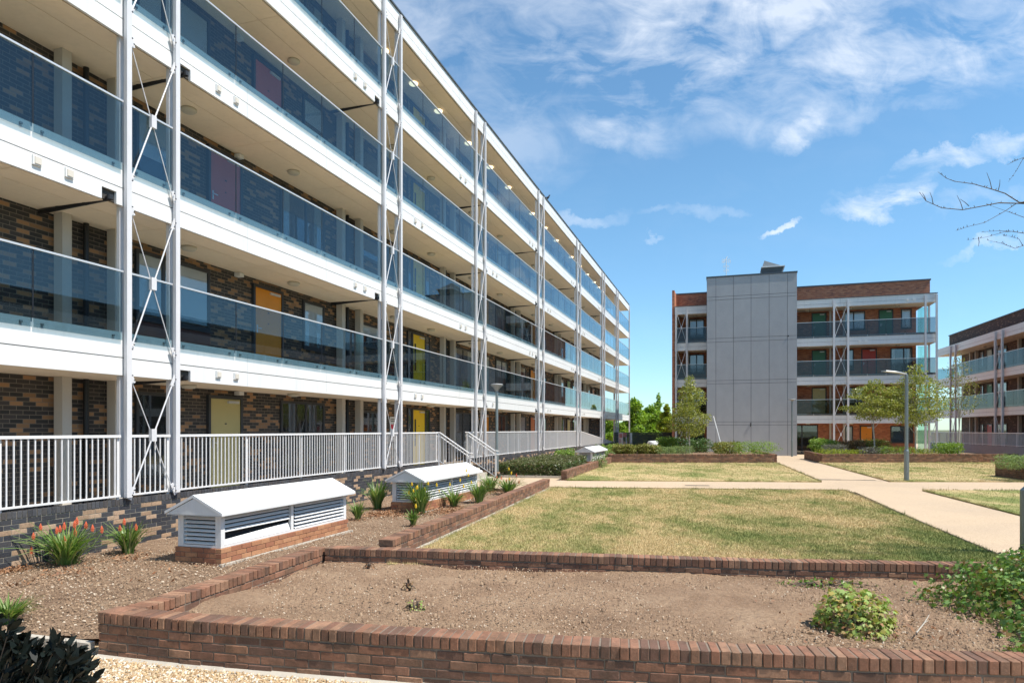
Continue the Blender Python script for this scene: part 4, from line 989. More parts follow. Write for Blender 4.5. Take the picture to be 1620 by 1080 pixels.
# ------------------------------------------------------------------ plants
def quads_cloud(C, size, aspect, rng, up=.35, outc=None, fold=True, shape='leaf'):
    """leaf cards: a kite of two triangles-worth quad each, centres C, random facing"""
    n = len(C); d = rng.normal(size=(n, 3)); d[:, 2] += up
    if outc is not None: d += 1.1 * (C - outc) / (np.linalg.norm(C - outc, axis=1, keepdims=True) + 1e-6)
    d /= np.linalg.norm(d, axis=1, keepdims=True)
    a = rng.normal(size=(n, 3)); a -= (a * d).sum(1, keepdims=True) * d; a /= np.linalg.norm(a, axis=1, keepdims=True); b = np.cross(d, a)
    s = (size * rng.uniform(.65, 1.3, n))[:, None]; w = s * aspect
    V = np.stack([C - a * s * .5, C + b * w * .5 + a * s * .05, C + a * s * .5 + d * s * .08, C - b * w * .5 + a * s * .05], 1).reshape(-1, 3)
    return V, np.arange(4 * n).reshape(n, 4)
def lobed(C, size, rng, up=1.2, outc=None):
    """maple-like five-lobed leaves, one n-gon each"""
    ang = np.radians([-90, -60, -20, -8, 20, 45, 62, 90, 118, 135, 160, 188, 200, 240]); rad = np.array([.32, .30, .72, .42, .55, .95, .50, 1.05, .50, .95, .55, .42, .72, .30]); n = len(C)
    d = rng.normal(size=(n, 3)) * .8; d[:, 2] += up
    if outc is not None: d += 1.0 * (C - outc) / (np.linalg.norm(C - outc, axis=1, keepdims=True) + 1e-6)
    d /= np.linalg.norm(d, axis=1, keepdims=True)
    a = rng.normal(size=(n, 3)); a -= (a * d).sum(1, keepdims=True) * d; a /= np.linalg.norm(a, axis=1, keepdims=True); b = np.cross(d, a)
    s = size * rng.uniform(.6, 1.2, n); k = len(ang)
    V = C[:, None, :] + (np.cos(ang) * rad)[None, :, None] * (b * s[:, None] * .5)[:, None, :] + (np.sin(ang) * rad)[None, :, None] * (a * s[:, None] * .5)[:, None, :] - d[:, None, :] * (s[:, None, None] * .12 * (rad ** 2)[None, :, None])
    return V.reshape(-1, 3), np.arange(k * n).reshape(n, k)
def blob_points(blobs, n, rng, shell=.55):
    """blobs: (cx,cy,cz,rx,ry,rz). Points mostly near the surface, with lumps"""
    w = np.array([(b[3] * b[4] * b[5]) ** .67 for b in blobs]); w /= w.sum(); out = []
    for b, k in zip(blobs, rng.multinomial(n, w)):
        d = rng.normal(size=(k, 3)); d /= np.linalg.norm(d, axis=1, keepdims=True); r = rng.uniform(shell ** 3, 1, k) ** (1 / 3.)
        lump = 1 + .16 * np.sin(d[:, 0] * 5 + b[0] * 7) * np.sin(d[:, 1] * 6 + 1 + b[1]) + .12 * np.sin(d[:, 2] * 9 + b[2] * 3) + .08 * rng.normal(size=k)
        out.append(np.array(b[:3]) + d * (r * lump)[:, None] * np.array(b[3:6]))
    return np.concatenate(out)
LG = {
 'birch': leafmat('birch_leaf', [(.20, .23, .04), (.36, .38, .08), (.52, .50, .16), (.16, .20, .04)], .4, .4),
 'far': leafmat('far_tree_leaf', [(.14, .25, .03), (.28, .43, .05), (.42, .56, .08), (.18, .30, .04)], .5, .5),
 'yellow': leafmat('yellow_green_leaf', [(.24, .31, .03), (.42, .46, .05), (.19, .26, .03)], .45, .5),
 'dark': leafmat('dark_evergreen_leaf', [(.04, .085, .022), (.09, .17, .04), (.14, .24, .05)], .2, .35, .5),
 'hedge': leafmat('hedge_leaf', [(.08, .10, .03), (.15, .18, .06), (.24, .24, .11), (.14, .10, .06), (.10, .13, .045)], .25, .4),
 'green': leafmat('bright_shrub_leaf', [(.13, .22, .04), (.25, .39, .06), (.38, .52, .10)], .35, .45),
 'olive': leafmat('olive_shrub_leaf', [(.16, .19, .035), (.28, .32, .06), (.38, .33, .10), (.22, .14, .055)], .3, .5),
 'lav': leafmat('lavender_leaf', [(.18, .26, .08), (.27, .37, .13), (.36, .45, .20)], .3, .6),
 'grey': leafmat('grey_lavender', [(.16, .17, .13), (.22, .22, .18), (.15, .12, .15)], .2, .7),
 'rust': leafmat('rusty_shrub_leaf', [(.28, .15, .08), (.38, .21, .11), (.20, .18, .06)], .3, .5),
 'ivy': leafmat('ivy_leaf', [(.09, .19, .035), (.15, .29, .055), (.22, .38, .08), (.36, .42, .12), (.11, .22, .045), (.30, .13, .06), (.16, .30, .06), (.26, .40, .10)], .3, .35),
 'maple': leafmat('maple_leaf', [(.24, .34, .08), (.32, .43, .11), (.38, .50, .14), (.28, .38, .08), (.55, .42, .12), (.30, .40, .09), (.50, .20, .12), (.34, .46, .12)], .3, .45),
 'blade': leafmat('strap_leaf', [(.08, .15, .03), (.13, .24, .05), (.22, .34, .09), (.40, .38, .18)], .3, .4),
 'shade': leafmat('shade_darkened_leaf', [(.004, .007, .006), (.007, .011, .009), (.011, .017, .014)], .05, .55, .22),  # green darkened to near-black, standing in for shade over the corner bush
 'litter': leafmat('dead_leaf', [(.30, .13, .06), (.42, .22, .11), (.22, .10, .055), (.50, .33, .20)], .1, .7),
}
BARKW = paint('birch_bark', (.50, .47, .42), .8, .35, 9); BARK = paint('dark_bark', (.10, .075, .055), .9, .3, 9)
RED = paint('poker_red', (.66, .13, .05), .6, .35, 30); YEL = paint('poker_yellow', (.85, .55, .02), .6, .25, 30)
def foliage(name, par, C, size, asp, mat, rng, up=.35, outc=None, lob=False):
    V, F = lobed(C, size, rng, outc=outc, up=up) if lob else quads_cloud(C, size, asp, rng, up, outc)
    return mesh_obj(name, V, F, mat, par)
def limb_tree(name, label, cat, base, h, blobs, mat, bark, nleaf, size, trunk_r=.05, seed=1, group=None, weep=.0, nlimb=14, asp=.6, up=.2):
    rng = np.random.default_rng(seed); t = thing(name, label, cat, tuple(base), 0, group); x, y, z = base
    m = MB(); pts = []; n = 8
    for i in range(n + 1):
        f = i / n; pts.append((x + .04 * h * math.sin(f * 3 + seed) * f, y + .02 * h * math.cos(f * 4 + seed) * f, z + h * .93 * f))
    m.tube(pts, [trunk_r * (1 - .82 * i / n) for i in range(n + 1)], 7); m.build('trunk', bark, t)
    l = MB()
    for k in range(nlimb):
        b = blobs[rng.integers(len(blobs))]; f = rng.uniform(.3, .9); p0 = Vector(pts[int(f * n)])
        d = rng.normal(size=3); d /= np.linalg.norm(d); tip = Vector((b[0] + d[0] * b[3] * .8, b[1] + d[1] * b[4] * .8, b[2] + d[2] * b[5] * .6 + .1 * h * (.2)))
        mid = p0.lerp(tip, .5) + Vector((0, 0, .06 * h)); r = trunk_r * (1 - .8 * f) * .6
        l.tube([p0, mid, tip], [r, r * .55, r * .2], 5)
    l.build('limbs', bark, t)
    C = blob_points(blobs, nleaf, rng, .35)
    foliage('crown', t, C, size, asp, mat, rng, up)
    return t
def W3(x, y, d): v = pd(x, y, d); return v
# birches: (base px, base py, depth, top py, crown half width px, crown base py)
def birch(label, bx, d, topy, cb, hw, seed, zb=.5, lean=0, dens=1.0, mat='birch', group='young birches in the far planters'):
    b = pd(bx, 700, d); b.z = zb; s = d / FPX; h = EYE + (YH - topy) * s - zb; c0 = EYE + (YH - cb) * s; ct = zb + h; w = hw * s; bl = []
    rng = random.Random(seed); n = 9
    for i in range(n):
        f = (i + .5) / n; zz = c0 + (ct - c0) * f; r = w * (1.08 - .75 * f ** 2) * (.75 if i == 0 else 1); a = rng.uniform(0, 6.28)
        off = r * .55 if i < n - 2 else 0
        bl.append((b.x + math.cos(a) * off + lean * f, b.y + math.sin(a) * off, zz, r * .72, r * .72, (ct - c0) / n * .95))
        if i < n - 2: bl.append((b.x - math.cos(a + .6) * off, b.y - math.sin(a) * off, zz + .1, r * .6, r * .6, (ct - c0) / n * .8))
    return limb_tree('birch_tree', label, 'tree', b, h, bl, LG[mat], BARKW, int(7000 * dens), .11, .045, seed, group, nlimb=22)
birch('slender birch in the far left planter before the grey tower', 1091, 42.5, 597, 690, 28, 3)
birch('birch with a pale trunk in front of the orange door', 1384, 41, 602, 662, 40, 4)
birch('taller birch just right of the lamp post, before the corner columns', 1449, 40.5, 578, 672, 42, 5)
birch('nearly bare thin tree with brown leaves in front of the right-hand block', 1517, 41.5, 560, 650, 27, 6, dens=.16, mat='olive')
# distant trees
def far_tree(label, cx, d, topy, basey, hw, seed, mat='far', n=5200, zb=-.2, size=.24):
    b = pd(cx, 690, d); b.z = zb; s = d / FPX; h = EYE + (YH - topy) * s - zb; w = (hw + 4) * s; n = int(n * 1.8); bl = []; rng = random.Random(seed)
    for i in range(20):
        f = rng.random(); a = rng.uniform(0, 6.28); q = rng.uniform(.2, .75) * w * (1 - .55 * f); r = w * rng.uniform(.25, .42)
        bl.append((b.x + math.cos(a) * q, b.y + math.sin(a) * q, zb + h * (.12 + .74 * f), r, r, r * .8))
    bl.append((b.x, b.y, zb + h * .9, w * .22, w * .22, h * .1))
    limb_tree('tree', label, 'tree', b, h, bl, LG[mat], BARK, n, size, .16, seed, 'trees beyond the end of the left block', asp=.75, nlimb=16)
far_tree('dark green tree seen through the open end of the left block', 962, 88, 646, 700, 22, 21)
far_tree('tall bushy tree rising just right of the left block', 1003, 80, 628, 700, 24, 22)
far_tree('broad mid-green tree between the two blocks', 1030, 84, 640, 700, 22, 23)
far_tree('bright yellow-green tree left of the red brick block', 1055, 70, 640, 700, 17, 24, 'yellow')
far_tree('thin-topped tree behind the gap between the blocks', 1042, 98, 622, 700, 13, 25, n=2600)
for k, (cx, d, ty, hw) in enumerate([(985, 74, 668, 14), (1012, 73, 672, 13), (1035, 72, 676, 12)]):
    far_tree(['low dark bush under the end columns of the left block', 'low green bush behind the dark fence between the blocks', 'low bush behind the fence nearest the red brick block'][k], cx, d, ty, 700, hw, 30 + k, 'far', 2400, size=.2)
# dark palisade fence between the blocks
f = thing('fence', 'dark palisade fence below the trees between the two blocks', 'fence', tuple(pd(1020, 700, 64))); m = MB(); a, b = pd(972, 700, 62), pd(1064, 700, 60)
for i in range(60):
    p = a.lerp(b, i / 59); m.box(p.x - .035, p.x + .035, p.y - .01, p.y + .01, .0, 1.75)
m.build('pales', FRAME, f)
m = MB(); [m.bar((a.x, a.y + .03, z), (b.x, b.y + .03, z), .05) for z in (.4, 1.45)]; m.build('fence_rails', FRAME, f)
# shrubs
def shrub(label, x0, x1, ytop, d, mat, seed, zb=.5, size=.085, n=5200, depth=None, cat='shrub', name='shrub', group='shrubs in the far planters', flat=False, asp=.6):
    s = d / FPX; xa, xb = (x0 - XC) * s, (x1 - XC) * s; zt = EYE + (YH - ytop + 1.5) * s; zt += .30 * (zt - zb); w = (xb - xa) / 2; dep = depth or min(w, 1.0)
    t = thing(name, label, cat, ((xa + xb) / 2, d, zb), 0, group); rng = np.random.default_rng(seed); bl = []; nb = max(2, int(w * (3 if flat else 1.7) / max(.25, (zt - zb))))
    h = zt - zb
    for i in range(nb):
        cx = xa + (xb - xa) * (i + .5) / nb; r = (xb - xa) / nb * .72; hh = h * rng.uniform(.85, 1.0) * (1 if flat else (1 - .35 * abs((i + .5) / nb - .5) * 2))
        for q in (-.4, .4): bl.append((cx, d + q * dep, zb + hh * .5, r, dep * .55, hh * .52))
    C = blob_points(bl, n, rng, .5); C = C[C[:, 2] > zb - .02]
    st = MB()
    for i in range(5): st.tube([((xa + xb) / 2 + w * .3 * math.sin(i), d, zb - .05), ((xa + xb) / 2 + w * .6 * math.sin(i * 2), d + .1 * math.cos(i), zb + h * .6)], [.02, .008], 5)
    st.build('stems', BARK, t); foliage('leaves', t, C, size, asp, LG[mat], rng, .6)
    return t
shrub('low olive shrub spilling over the planter corner by the louvred housing', 972, 1000, 704, 39.5, 'olive', 41)
shrub('small reddish-green shrub second along the far left planter', 998, 1014, 705, 40, 'olive', 42, n=900)
shrub('rounded bronze-green shrub third along the far left planter', 1012, 1042, 703, 39.8, 'olive', 43)
shrub('soft pale green lavender mound left of the slender birch', 1038, 1068, 706, 39.3, 'lav', 44, size=.06, asp=.25, n=2300)
shrub('soft green lavender mound at the foot of the slender birch', 1064, 1095, 705, 39.3, 'lav', 45, size=.06, asp=.25, n=2300)
shrub('clipped dark hedge behind the slender birch', 1066, 1122, 697, 44, 'dark', 46, flat=True, n=3200, depth=.8, group=None, cat='hedge', name='hedge')
shrub('bright green clipped shrub top left of the clipped dark hedge', 1042, 1070, 697, 43.6, 'green', 47, flat=True)
shrub('red-tinged bushy shrub at the foot of the leaning white pole', 1133, 1170, 698, 40.5, 'olive', 48, n=2200)
shrub('dark shrub behind the leaning pole against the grey tower', 1128, 1148, 700, 42.5, 'dark', 49, n=1200)
shrub('fresh green rounded shrub at the right end of the far left planter', 1164, 1223, 699, 39.6, 'green', 50, n=3600, size=.06)
shrub('green bush at the entrance end of the far right planter', 1286, 1322, 695, 42, 'green', 51)
shrub('grey lavender mound behind the yellow ground cover', 1305, 1336, 703, 40, 'grey', 52, size=.06, asp=.25)
shrub('rust-red leaved shrub beside the entrance bush', 1324, 1362, 697, 42, 'rust', 53)
shrub('mixed green shrub in front of the orange door', 1356, 1400, 695, 42.3, 'olive', 54)
shrub('low grey-green shrub at the foot of the birch by the orange door', 1362, 1398, 708, 40, 'grey', 55, n=1200)
shrub('low yellow-green ground cover at the left of the far right planter', 1296, 1358, 713, 38.7, 'yellow', 56, n=1400, flat=True, size=.06)
shrub('low dark green ground cover behind the lamp post', 1392, 1445, 709, 39.4, 'green', 57, n=1500, flat=True, size=.06)
shrub('low yellow ground cover at the foot of the taller birch', 1444, 1478, 712, 39.2, 'yellow', 58, n=800, flat=True, size=.06)
shrub('dense rounded bright bush beside the nearly bare tree', 1482, 1517, 701, 39.6, 'green', 59, n=2600)
shrub('feathery green plant in the small planter at the right edge', 1586, 1640, 718, 24.6, 'lav', 60, zb=.56, size=.08, asp=.18, n=3800, group=None)
shrub('rounded light green shrub between the clipped hedge and the dark brick wall', 878, 908, 711, 33.5, 'green', 61, zb=.05, n=2300, group=None)
shrub('small grey-green shrub beside the farthest louvred housing', 937, 958, 720, 33, 'lav', 62, zb=.05, n=1400, size=.05, group=None)
shrub('pale shrub behind the farthest louvred housing', 944, 978, 704, 45, 'green', 63, zb=.1, n=1600, group=None)
shrub('pale round shrub behind the planter corner', 958, 972, 715, 39, 'lav', 64, zb=.1, n=700, group=None)
# clipped hedge by the steps, box of leaves
def hedge():
    rng = np.random.default_rng(77); A = L1(25.6, 6.05), L1(25.3, 8.75), L1(33.5, 8.95), L1(33.5, 6.7)
    c = sum(A, Vector()) / 4; t = thing('hedge', 'wide clipped olive-brown hedge beside the steps and dark brick wall', 'hedge', (c.x, c.y, .05)); n = 26000
    u, v = rng.random(n), rng.random(n); face = rng.random(n); P = np.array([[p.x, p.y] for p in A])
    top = face < .55; fr = (face >= .55) & (face < .85); rt = face >= .85
    v = np.where(rt, rng.random(n) * .03 * 0 + v, v); u = np.where(fr, rng.random(n) * .06, u)   # u runs away from the viewer, v across
    v = np.where(rt, rng.random(n) * .05, v)
    xyp = (P[0] * (1 - v)[:, None] + P[1] * v[:, None]) * (1 - u)[:, None] + (P[3] * (1 - v)[:, None] + P[2] * v[:, None]) * u[:, None]
    zt = .66 + .05 * np.sin(xyp[:, 0] * 3.1) * np.cos(xyp[:, 1] * 2.3) + .03 * np.sin(xyp[:, 0] * 9 + xyp[:, 1] * 7)
    z = np.where(top, zt + rng.normal(0, .03, n), .06 + rng.random(n) * (zt - .06)); xyp += rng.normal(0, .035, (n, 2))
    C = np.stack([xyp[:, 0], xyp[:, 1], z], 1); foliage('leaves', t, C, .062, .6, LG['hedge'], rng, .7)
    P3 = [(p[0] * .0 + q[0], q[1]) for p, q in zip(P, [P[0] * .93 + P.mean(0) * .07, P[1] * .95 + P.mean(0) * .05, P[2] * .97 + P.mean(0) * .03, P[3] * .97 + P.mean(0) * .03])]
    st = MB()
    for i in range(60):
        u_, v_ = rng.random(), rng.random(); q = (P[0] * (1 - v_) + P[1] * v_) * (1 - u_) + (P[3] * (1 - v_) + P[2] * v_) * u_
        st.tube([(q[0], q[1], 0), (q[0] + rng.normal(0, .08), q[1] + rng.normal(0, .08), .6)], [.014, .006], 4)
    st.build('stems', BARK, t)
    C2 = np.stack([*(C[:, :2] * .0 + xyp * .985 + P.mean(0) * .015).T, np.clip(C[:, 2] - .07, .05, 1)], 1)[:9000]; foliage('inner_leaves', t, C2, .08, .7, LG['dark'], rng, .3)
hedge()

# strap-leaved clumps with poker flowers
def strap_clump(label, cx, cy, hpx, wpx, seed, flowers=(), group='strap-leaved clumps in the bark bed', mat='blade', nb=150, H=2.0, dead=True):
    b = px(cx, cy, H); s = b.y / FPX; h = hpx * s; w = wpx * s / 2; rng = np.random.default_rng(seed); t = thing('poker_plant', label, 'flowering plant' if flowers else 'plant', tuple(b), 0, group)
    V = []; F = []; segs = 5
    for i in range(nb):
        a = rng.uniform(0, 2 * math.pi); L = h * rng.uniform(.8, 1.4); spread = rng.uniform(.2, 1.35) * w; r0 = rng.uniform(0, .3) * w; wd = rng.uniform(.006, .012) * (1 + b.y / 20); ca, sa = math.cos(a), math.sin(a); droop = rng.uniform(.1, .9)
        nx, ny = -sa, ca; k0 = len(V)
        for j in range(segs + 1):
            f = j / segs; r = r0 + spread * f ** 1.5 * (1.2 if droop > .6 else 1); z = L * (f - droop * .55 * f ** 3.0); ww = wd * (1 - f ** 2) + .0008
            V += [(b.x + ca * r + nx * ww, b.y + sa * r + ny * ww, b.z + z), (b.x + ca * r - nx * ww, b.y + sa * r - ny * ww, b.z + z + wd * .3)]
        for j in range(segs): q = k0 + 2 * j; F.append((q, q + 1, q + 3, q + 2))
    mesh_obj('leaves', np.array(V), F, LG[mat], t)
    if dead:
        C = np.array([(b.x + rng.normal(0, w * .55), b.y + rng.normal(0, w * .5), b.z + abs(rng.normal(0, .02))) for _ in range(70)]); foliage('dead_leaves', t, C, .09, .14, LG['litter'], rng, 1.5)
    for (fx, fy, kind) in flowers:
        q = px(cx, cy, H); X = (fx - XC) * s; Z = EYE + (YH - fy) * s; yy = b.y + rng.normal(0, w * .4)
        st = MB().tube([(b.x + (X - b.x) * .4, b.y, b.z), (b.x + (X - b.x) * .8, (b.y + yy) / 2, b.z + (Z - b.z) * .55), (X, yy, Z - .02)], [.005, .004, .004], 5).build('flower_stalk', LG[mat], t)
        m = MB(); L = .10 if kind != 'y' else .085
        for k in range(46):
            f = k / 46; a = k * 2.4; rr = .013 * math.sin(math.pi * min(1, f * .9 + .12)) + .004; zz = Z - .02 + L * f; p = Vector((X + rr * .4 * math.cos(a), yy + rr * .4 * math.sin(a), zz)); e = p + Vector((rr * math.cos(a), rr * math.sin(a), -.016)); m.tube([p, e], [.0045, .003], 4)
        m.build('flower_head', RED if kind == 'r' else YEL, st)
R_ = 'r'; Y_ = 'y'
strap_clump('large strap-leaved clump with orange-red poker flowers against the dark brick wall', 104, 893, 58, 95, 101, [(66, 868, R_), (72, 846, R_), (84, 842, R_), (92, 857, R_), (105, 855, R_), (113, 845, R_), (110, 832, R_), (126, 835, R_), (133, 828, R_), (143, 838, R_), (80, 870, R_), (97, 838, R_), (121, 826, R_), (63, 836, R_), (150, 842, R_)], nb=230)
strap_clump('smaller poker plant in front of the brick wall, left of the nearest louvred housing', 203, 876, 46, 52, 102, [(186, 838, R_), (200, 826, R_), (221, 834, R_)], nb=150)
strap_clump('green strap-leaved clump between the two nearer louvred housings', 597, 805, 42, 40, 103, [], nb=150)
strap_clump('low green clump at the far corner of the nearest louvred housing', 566, 822, 28, 26, 104, [], nb=90)
strap_clump('clump crowded with yellow poker flowers before the middle louvred housing', 665, 812, 44, 50, 105, [(648, 779, Y_), (654, 777, Y_), (658, 773, Y_), (664, 778, Y_), (668, 779, Y_), (652, 766, Y_), (657, 792, Y_), (672, 774, Y_), (676, 766, Y_), (690, 768, Y_), (662, 770, Y_)], nb=210)
strap_clump('small strap clump right under the yellow poker clump', 654, 832, 26, 22, 106, [(659, 800, Y_)], nb=80)
strap_clump('strap clump with a few yellow spikes at the middle of the louvred housing', 718, 802, 28, 36, 107, [(695, 776, Y_), (712, 766, Y_), (728, 760, Y_), (733, 770, Y_)], nb=120)
strap_clump('tall narrow strap clump just off the far corner of the middle housing', 758, 796, 34, 38, 108, [(746, 763, Y_), (737, 745, Y_), (741, 752, Y_)], nb=140)
strap_clump('leafy poker clump with red buds at the foot of the steps', 776, 778, 26, 34, 109, [(786, 755, R_), (793, 757, R_), (791, 763, R_)], nb=130)
strap_clump('last poker clump before the path with tall yellow and orange spikes', 804, 782, 25, 40, 110, [(806, 757, Y_), (809, 748, Y_), (813, 766, R_), (817, 752, R_), (821, 763, R_), (801, 762, R_), (805, 742, Y_)], nb=130)
strap_clump('light green strappy plant at the left edge above the dark bush', 12, 985, 34, 70, 111, [], H=2.0, nb=200, dead=False)

# broad vine-like bush and the big ivy mound in the bare bed
def mound(name, label, cat, base, rx, ry, h, n, size, mat, seed, lump=.2):
    rng = np.random.default_rng(seed); t = thing(name, label, cat, tuple(base)); d = rng.normal(size=(n, 3)); d[:, 2] = np.abs(d[:, 2]); d /= np.linalg.norm(d, axis=1, keepdims=True)
    r = rng.uniform(.5, 1, n) ** .4 * (1 + lump * np.sin(d[:, 0] * 4 + seed) * np.cos(d[:, 1] * 5) + lump * .6 * np.sin(d[:, 0] * 11 + 2) * np.cos(d[:, 2] * 9 + seed) + .05 * rng.normal(size=n))
    c = np.array(base); C = c + d * r[:, None] * np.array([rx, ry, h]); C[:, 2] = np.maximum(C[:, 2], base[2] + .012)
    foliage('leaves', t, C, size, 1, mat, rng, .7, c, lob=True)
    m = MB()
    for i in range(12):
        q = C[rng.integers(n)]; m.tube([tuple(c), tuple((c + q) / 2 + np.array([0, 0, .05])), tuple(q)], [.012, .008, .003], 5)
    m.build('stems', BARK, t); return t
bb = px(1361, 1000, 1.88); bb.z = .12
mound('vine_bush', 'compact pale green lobed-leaf bush with a few red and yellow leaves in the bare soil', 'shrub', (bb.x, bb.y + .1, .10), .37, .34, .40, 1000, .082, LG['maple'], 5, .1)
mound('ivy', 'large sprawling ivy mound spilling over the right end of the soil bed', 'ivy', (6.0, 6.55, .08), 1.55, 1.4, .68, 14000, .078, LG['ivy'], 8, .16)
mound('ivy_patch', 'low straggling ivy patch in front of the large ivy mound', 'ivy', (4.45, 5.6, .10), .34, .28, .12, 340, .06, LG['ivy'], 9, .25)
mound('ivy_patch', 'small ivy tuft creeping along the foot of the lawn-side wall', 'ivy', (3.7, 8.1, .11), .6, .16, .10, 160, .06, LG['ivy'], 10, .3)
mound('ivy', 'ivy hanging over the wall top by the path at the right edge', 'ivy', (6.6, 8.1, .15), .85, .55, .46, 2100, .08, LG['ivy'], 12, .2)
mound('weed', 'tiny yellowing weed in the middle of the bare soil bed', 'weed', (*[*px(655, 965, 1.88)][:2], .12), .13, .1, .10, 46, .045, LG['maple'], 13)
mound('weed', 'dark dried weed stump just above the tiny yellowing weed', 'weed', (*[*px(647, 935, 1.88)][:2], .12), .09, .08, .16, 34, .05, LG['rust'], 14)
mound('weed', 'orange-brown withered weed against the lawn-side wall', 'weed', (*[*px(583, 900, 1.88)][:2], .12), .08, .06, .09, 30, .045, LG['litter'], 15)
# twig on the soil
tw = thing('fallen_twig', 'short pale curved twig lying on the soil beside the ivy', 'twig', tuple(px(1455, 985, 1.86)))
p0 = px(1450, 1000, 1.84); p1 = px(1462, 985, 1.82); p2 = px(1470, 972, 1.82); MB().tube([p0, p1, p2], [.006, .005, .003], 5).build('stem', CONC, tw)
MB().tube([p1, p1 + Vector((.05, .02, .02))], [.004, .002], 5).build('side_shoot', CONC, tw)

# foreground shrub, bottom left, its shade painted into the leaf colour
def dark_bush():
    rng = np.random.default_rng(5); t = thing('laurel_bush', 'glossy-leaved bush at the bottom left corner, shade painted into its near-black leaves', 'bush', (-2.7, 3.0, -.08)); V = []; F = []; s = MB()
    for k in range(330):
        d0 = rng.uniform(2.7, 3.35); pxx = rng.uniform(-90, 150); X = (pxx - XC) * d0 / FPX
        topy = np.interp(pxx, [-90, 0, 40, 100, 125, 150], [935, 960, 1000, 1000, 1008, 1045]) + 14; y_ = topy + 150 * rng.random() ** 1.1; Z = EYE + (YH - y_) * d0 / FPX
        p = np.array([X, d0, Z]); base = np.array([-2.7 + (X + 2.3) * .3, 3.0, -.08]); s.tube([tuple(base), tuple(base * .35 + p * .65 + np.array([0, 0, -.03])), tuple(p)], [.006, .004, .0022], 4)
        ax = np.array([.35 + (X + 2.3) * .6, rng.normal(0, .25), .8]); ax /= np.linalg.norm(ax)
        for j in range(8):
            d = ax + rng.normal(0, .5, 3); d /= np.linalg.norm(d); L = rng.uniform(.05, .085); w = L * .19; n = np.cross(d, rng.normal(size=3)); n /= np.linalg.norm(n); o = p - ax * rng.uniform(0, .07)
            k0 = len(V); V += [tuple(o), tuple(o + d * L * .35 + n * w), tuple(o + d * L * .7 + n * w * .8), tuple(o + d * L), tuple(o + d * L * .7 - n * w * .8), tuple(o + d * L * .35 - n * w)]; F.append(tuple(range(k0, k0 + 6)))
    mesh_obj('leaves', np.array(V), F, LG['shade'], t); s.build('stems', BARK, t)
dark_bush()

# overhanging bare branches from a tree just right of the view
def bare_tree():
    t = thing('bare_tree', 'bare thin branches reaching in from the right edge against the sky', 'tree', (9.1, 9.6, .1)); D = 9.0; rng = random.Random(4)
    P = lambda x, y, d=D: pd(x, y, d)
    MB().tube([(9.1, 9.6, 0), (9.0, 9.5, 2.2), (9.15, 9.4, 4.2), (9.0, 9.4, 6.2)], [.10, .085, .06, .025], 9).build('trunk', BARK, t)
    m = MB(); s = MB()
    br = [([(1810, 330), (1700, 325), (1620, 322), (1580, 321), (1560, 325), (1523, 332), (1490, 329), (1465, 318), (1456, 306)], .014),
          ([(1700, 325), (1612, 320), (1590, 306), (1568, 299), (1540, 291), (1510, 287), (1497, 282), (1484, 272)], .011),
          ([(1700, 300), (1608, 322), (1590, 334), (1558, 352), (1530, 359), (1512, 365)], .008),
          ([(1700, 360), (1620, 344), (1598, 336), (1566, 325)], .007),
          ([(1760, 250), (1660, 235), (1620, 249), (1605, 255), (1593, 261)], .007), ([(1660, 235), (1618, 252), (1608, 270), (1595, 288)], .006),
          ([(1760, 380), (1620, 369), (1600, 366), (1580, 365), (1552, 367)], .008), ([(1600, 366), (1588, 367), (1561, 375), (1529, 380)], .006),
          ([(1760, 400), (1620, 388), (1606, 393), (1585, 385), (1562, 380)], .007), ([(1618, 388), (1612, 378), (1598, 374), (1588, 373)], .005)]
    for pts, r in br:
        Q = [P(x, y, D + .15 * math.sin(x * .02)) for x, y in pts]; n = len(Q); m.tube(Q, [r * .72 * (1 - .75 * i / (n - 1)) for i in range(n)], 6)
        for i in range(1, n - 1):                               # buds and short spurs
            for k in range(3):
                q = Q[i].lerp(Q[i + 1], rng.random()); s.tube([q, q + Vector((rng.uniform(-.02, .02), 0, rng.uniform(.008, .03)))], [.005, .003], 4)
    for (x, y, x2, y2) in ((1569, 299, 1561, 273), (1579, 302, 1582, 284), (1476, 322, 1471, 304), (1523, 331, 1514, 309), (1533, 326, 1519, 315), (1465, 318, 1459, 305), (1548, 375, 1548, 390)): m.tube([P(x, y), P((x + x2) / 2 + 1, (y + y2) / 2), P(x2, y2)], [.005, .004, .002], 5)
    m.tube([P(1810, 330), (9.05, 9.5, 3.6)], [.014, .03], 6); m.tube([P(1760, 250), (9.05, 9.45, 4.8)], [.012, .02], 6); m.tube([P(1760, 390), (9.05, 9.5, 3.2)], [.012, .02], 6); m.tube([P(1700, 300), P(1810, 325)], [.01, .014], 6); m.tube([P(1700, 360), P(1800, 340)], [.009, .012], 6)
    m.build('branches', BARK, t); s.build('buds', BARK, t)
bare_tree()

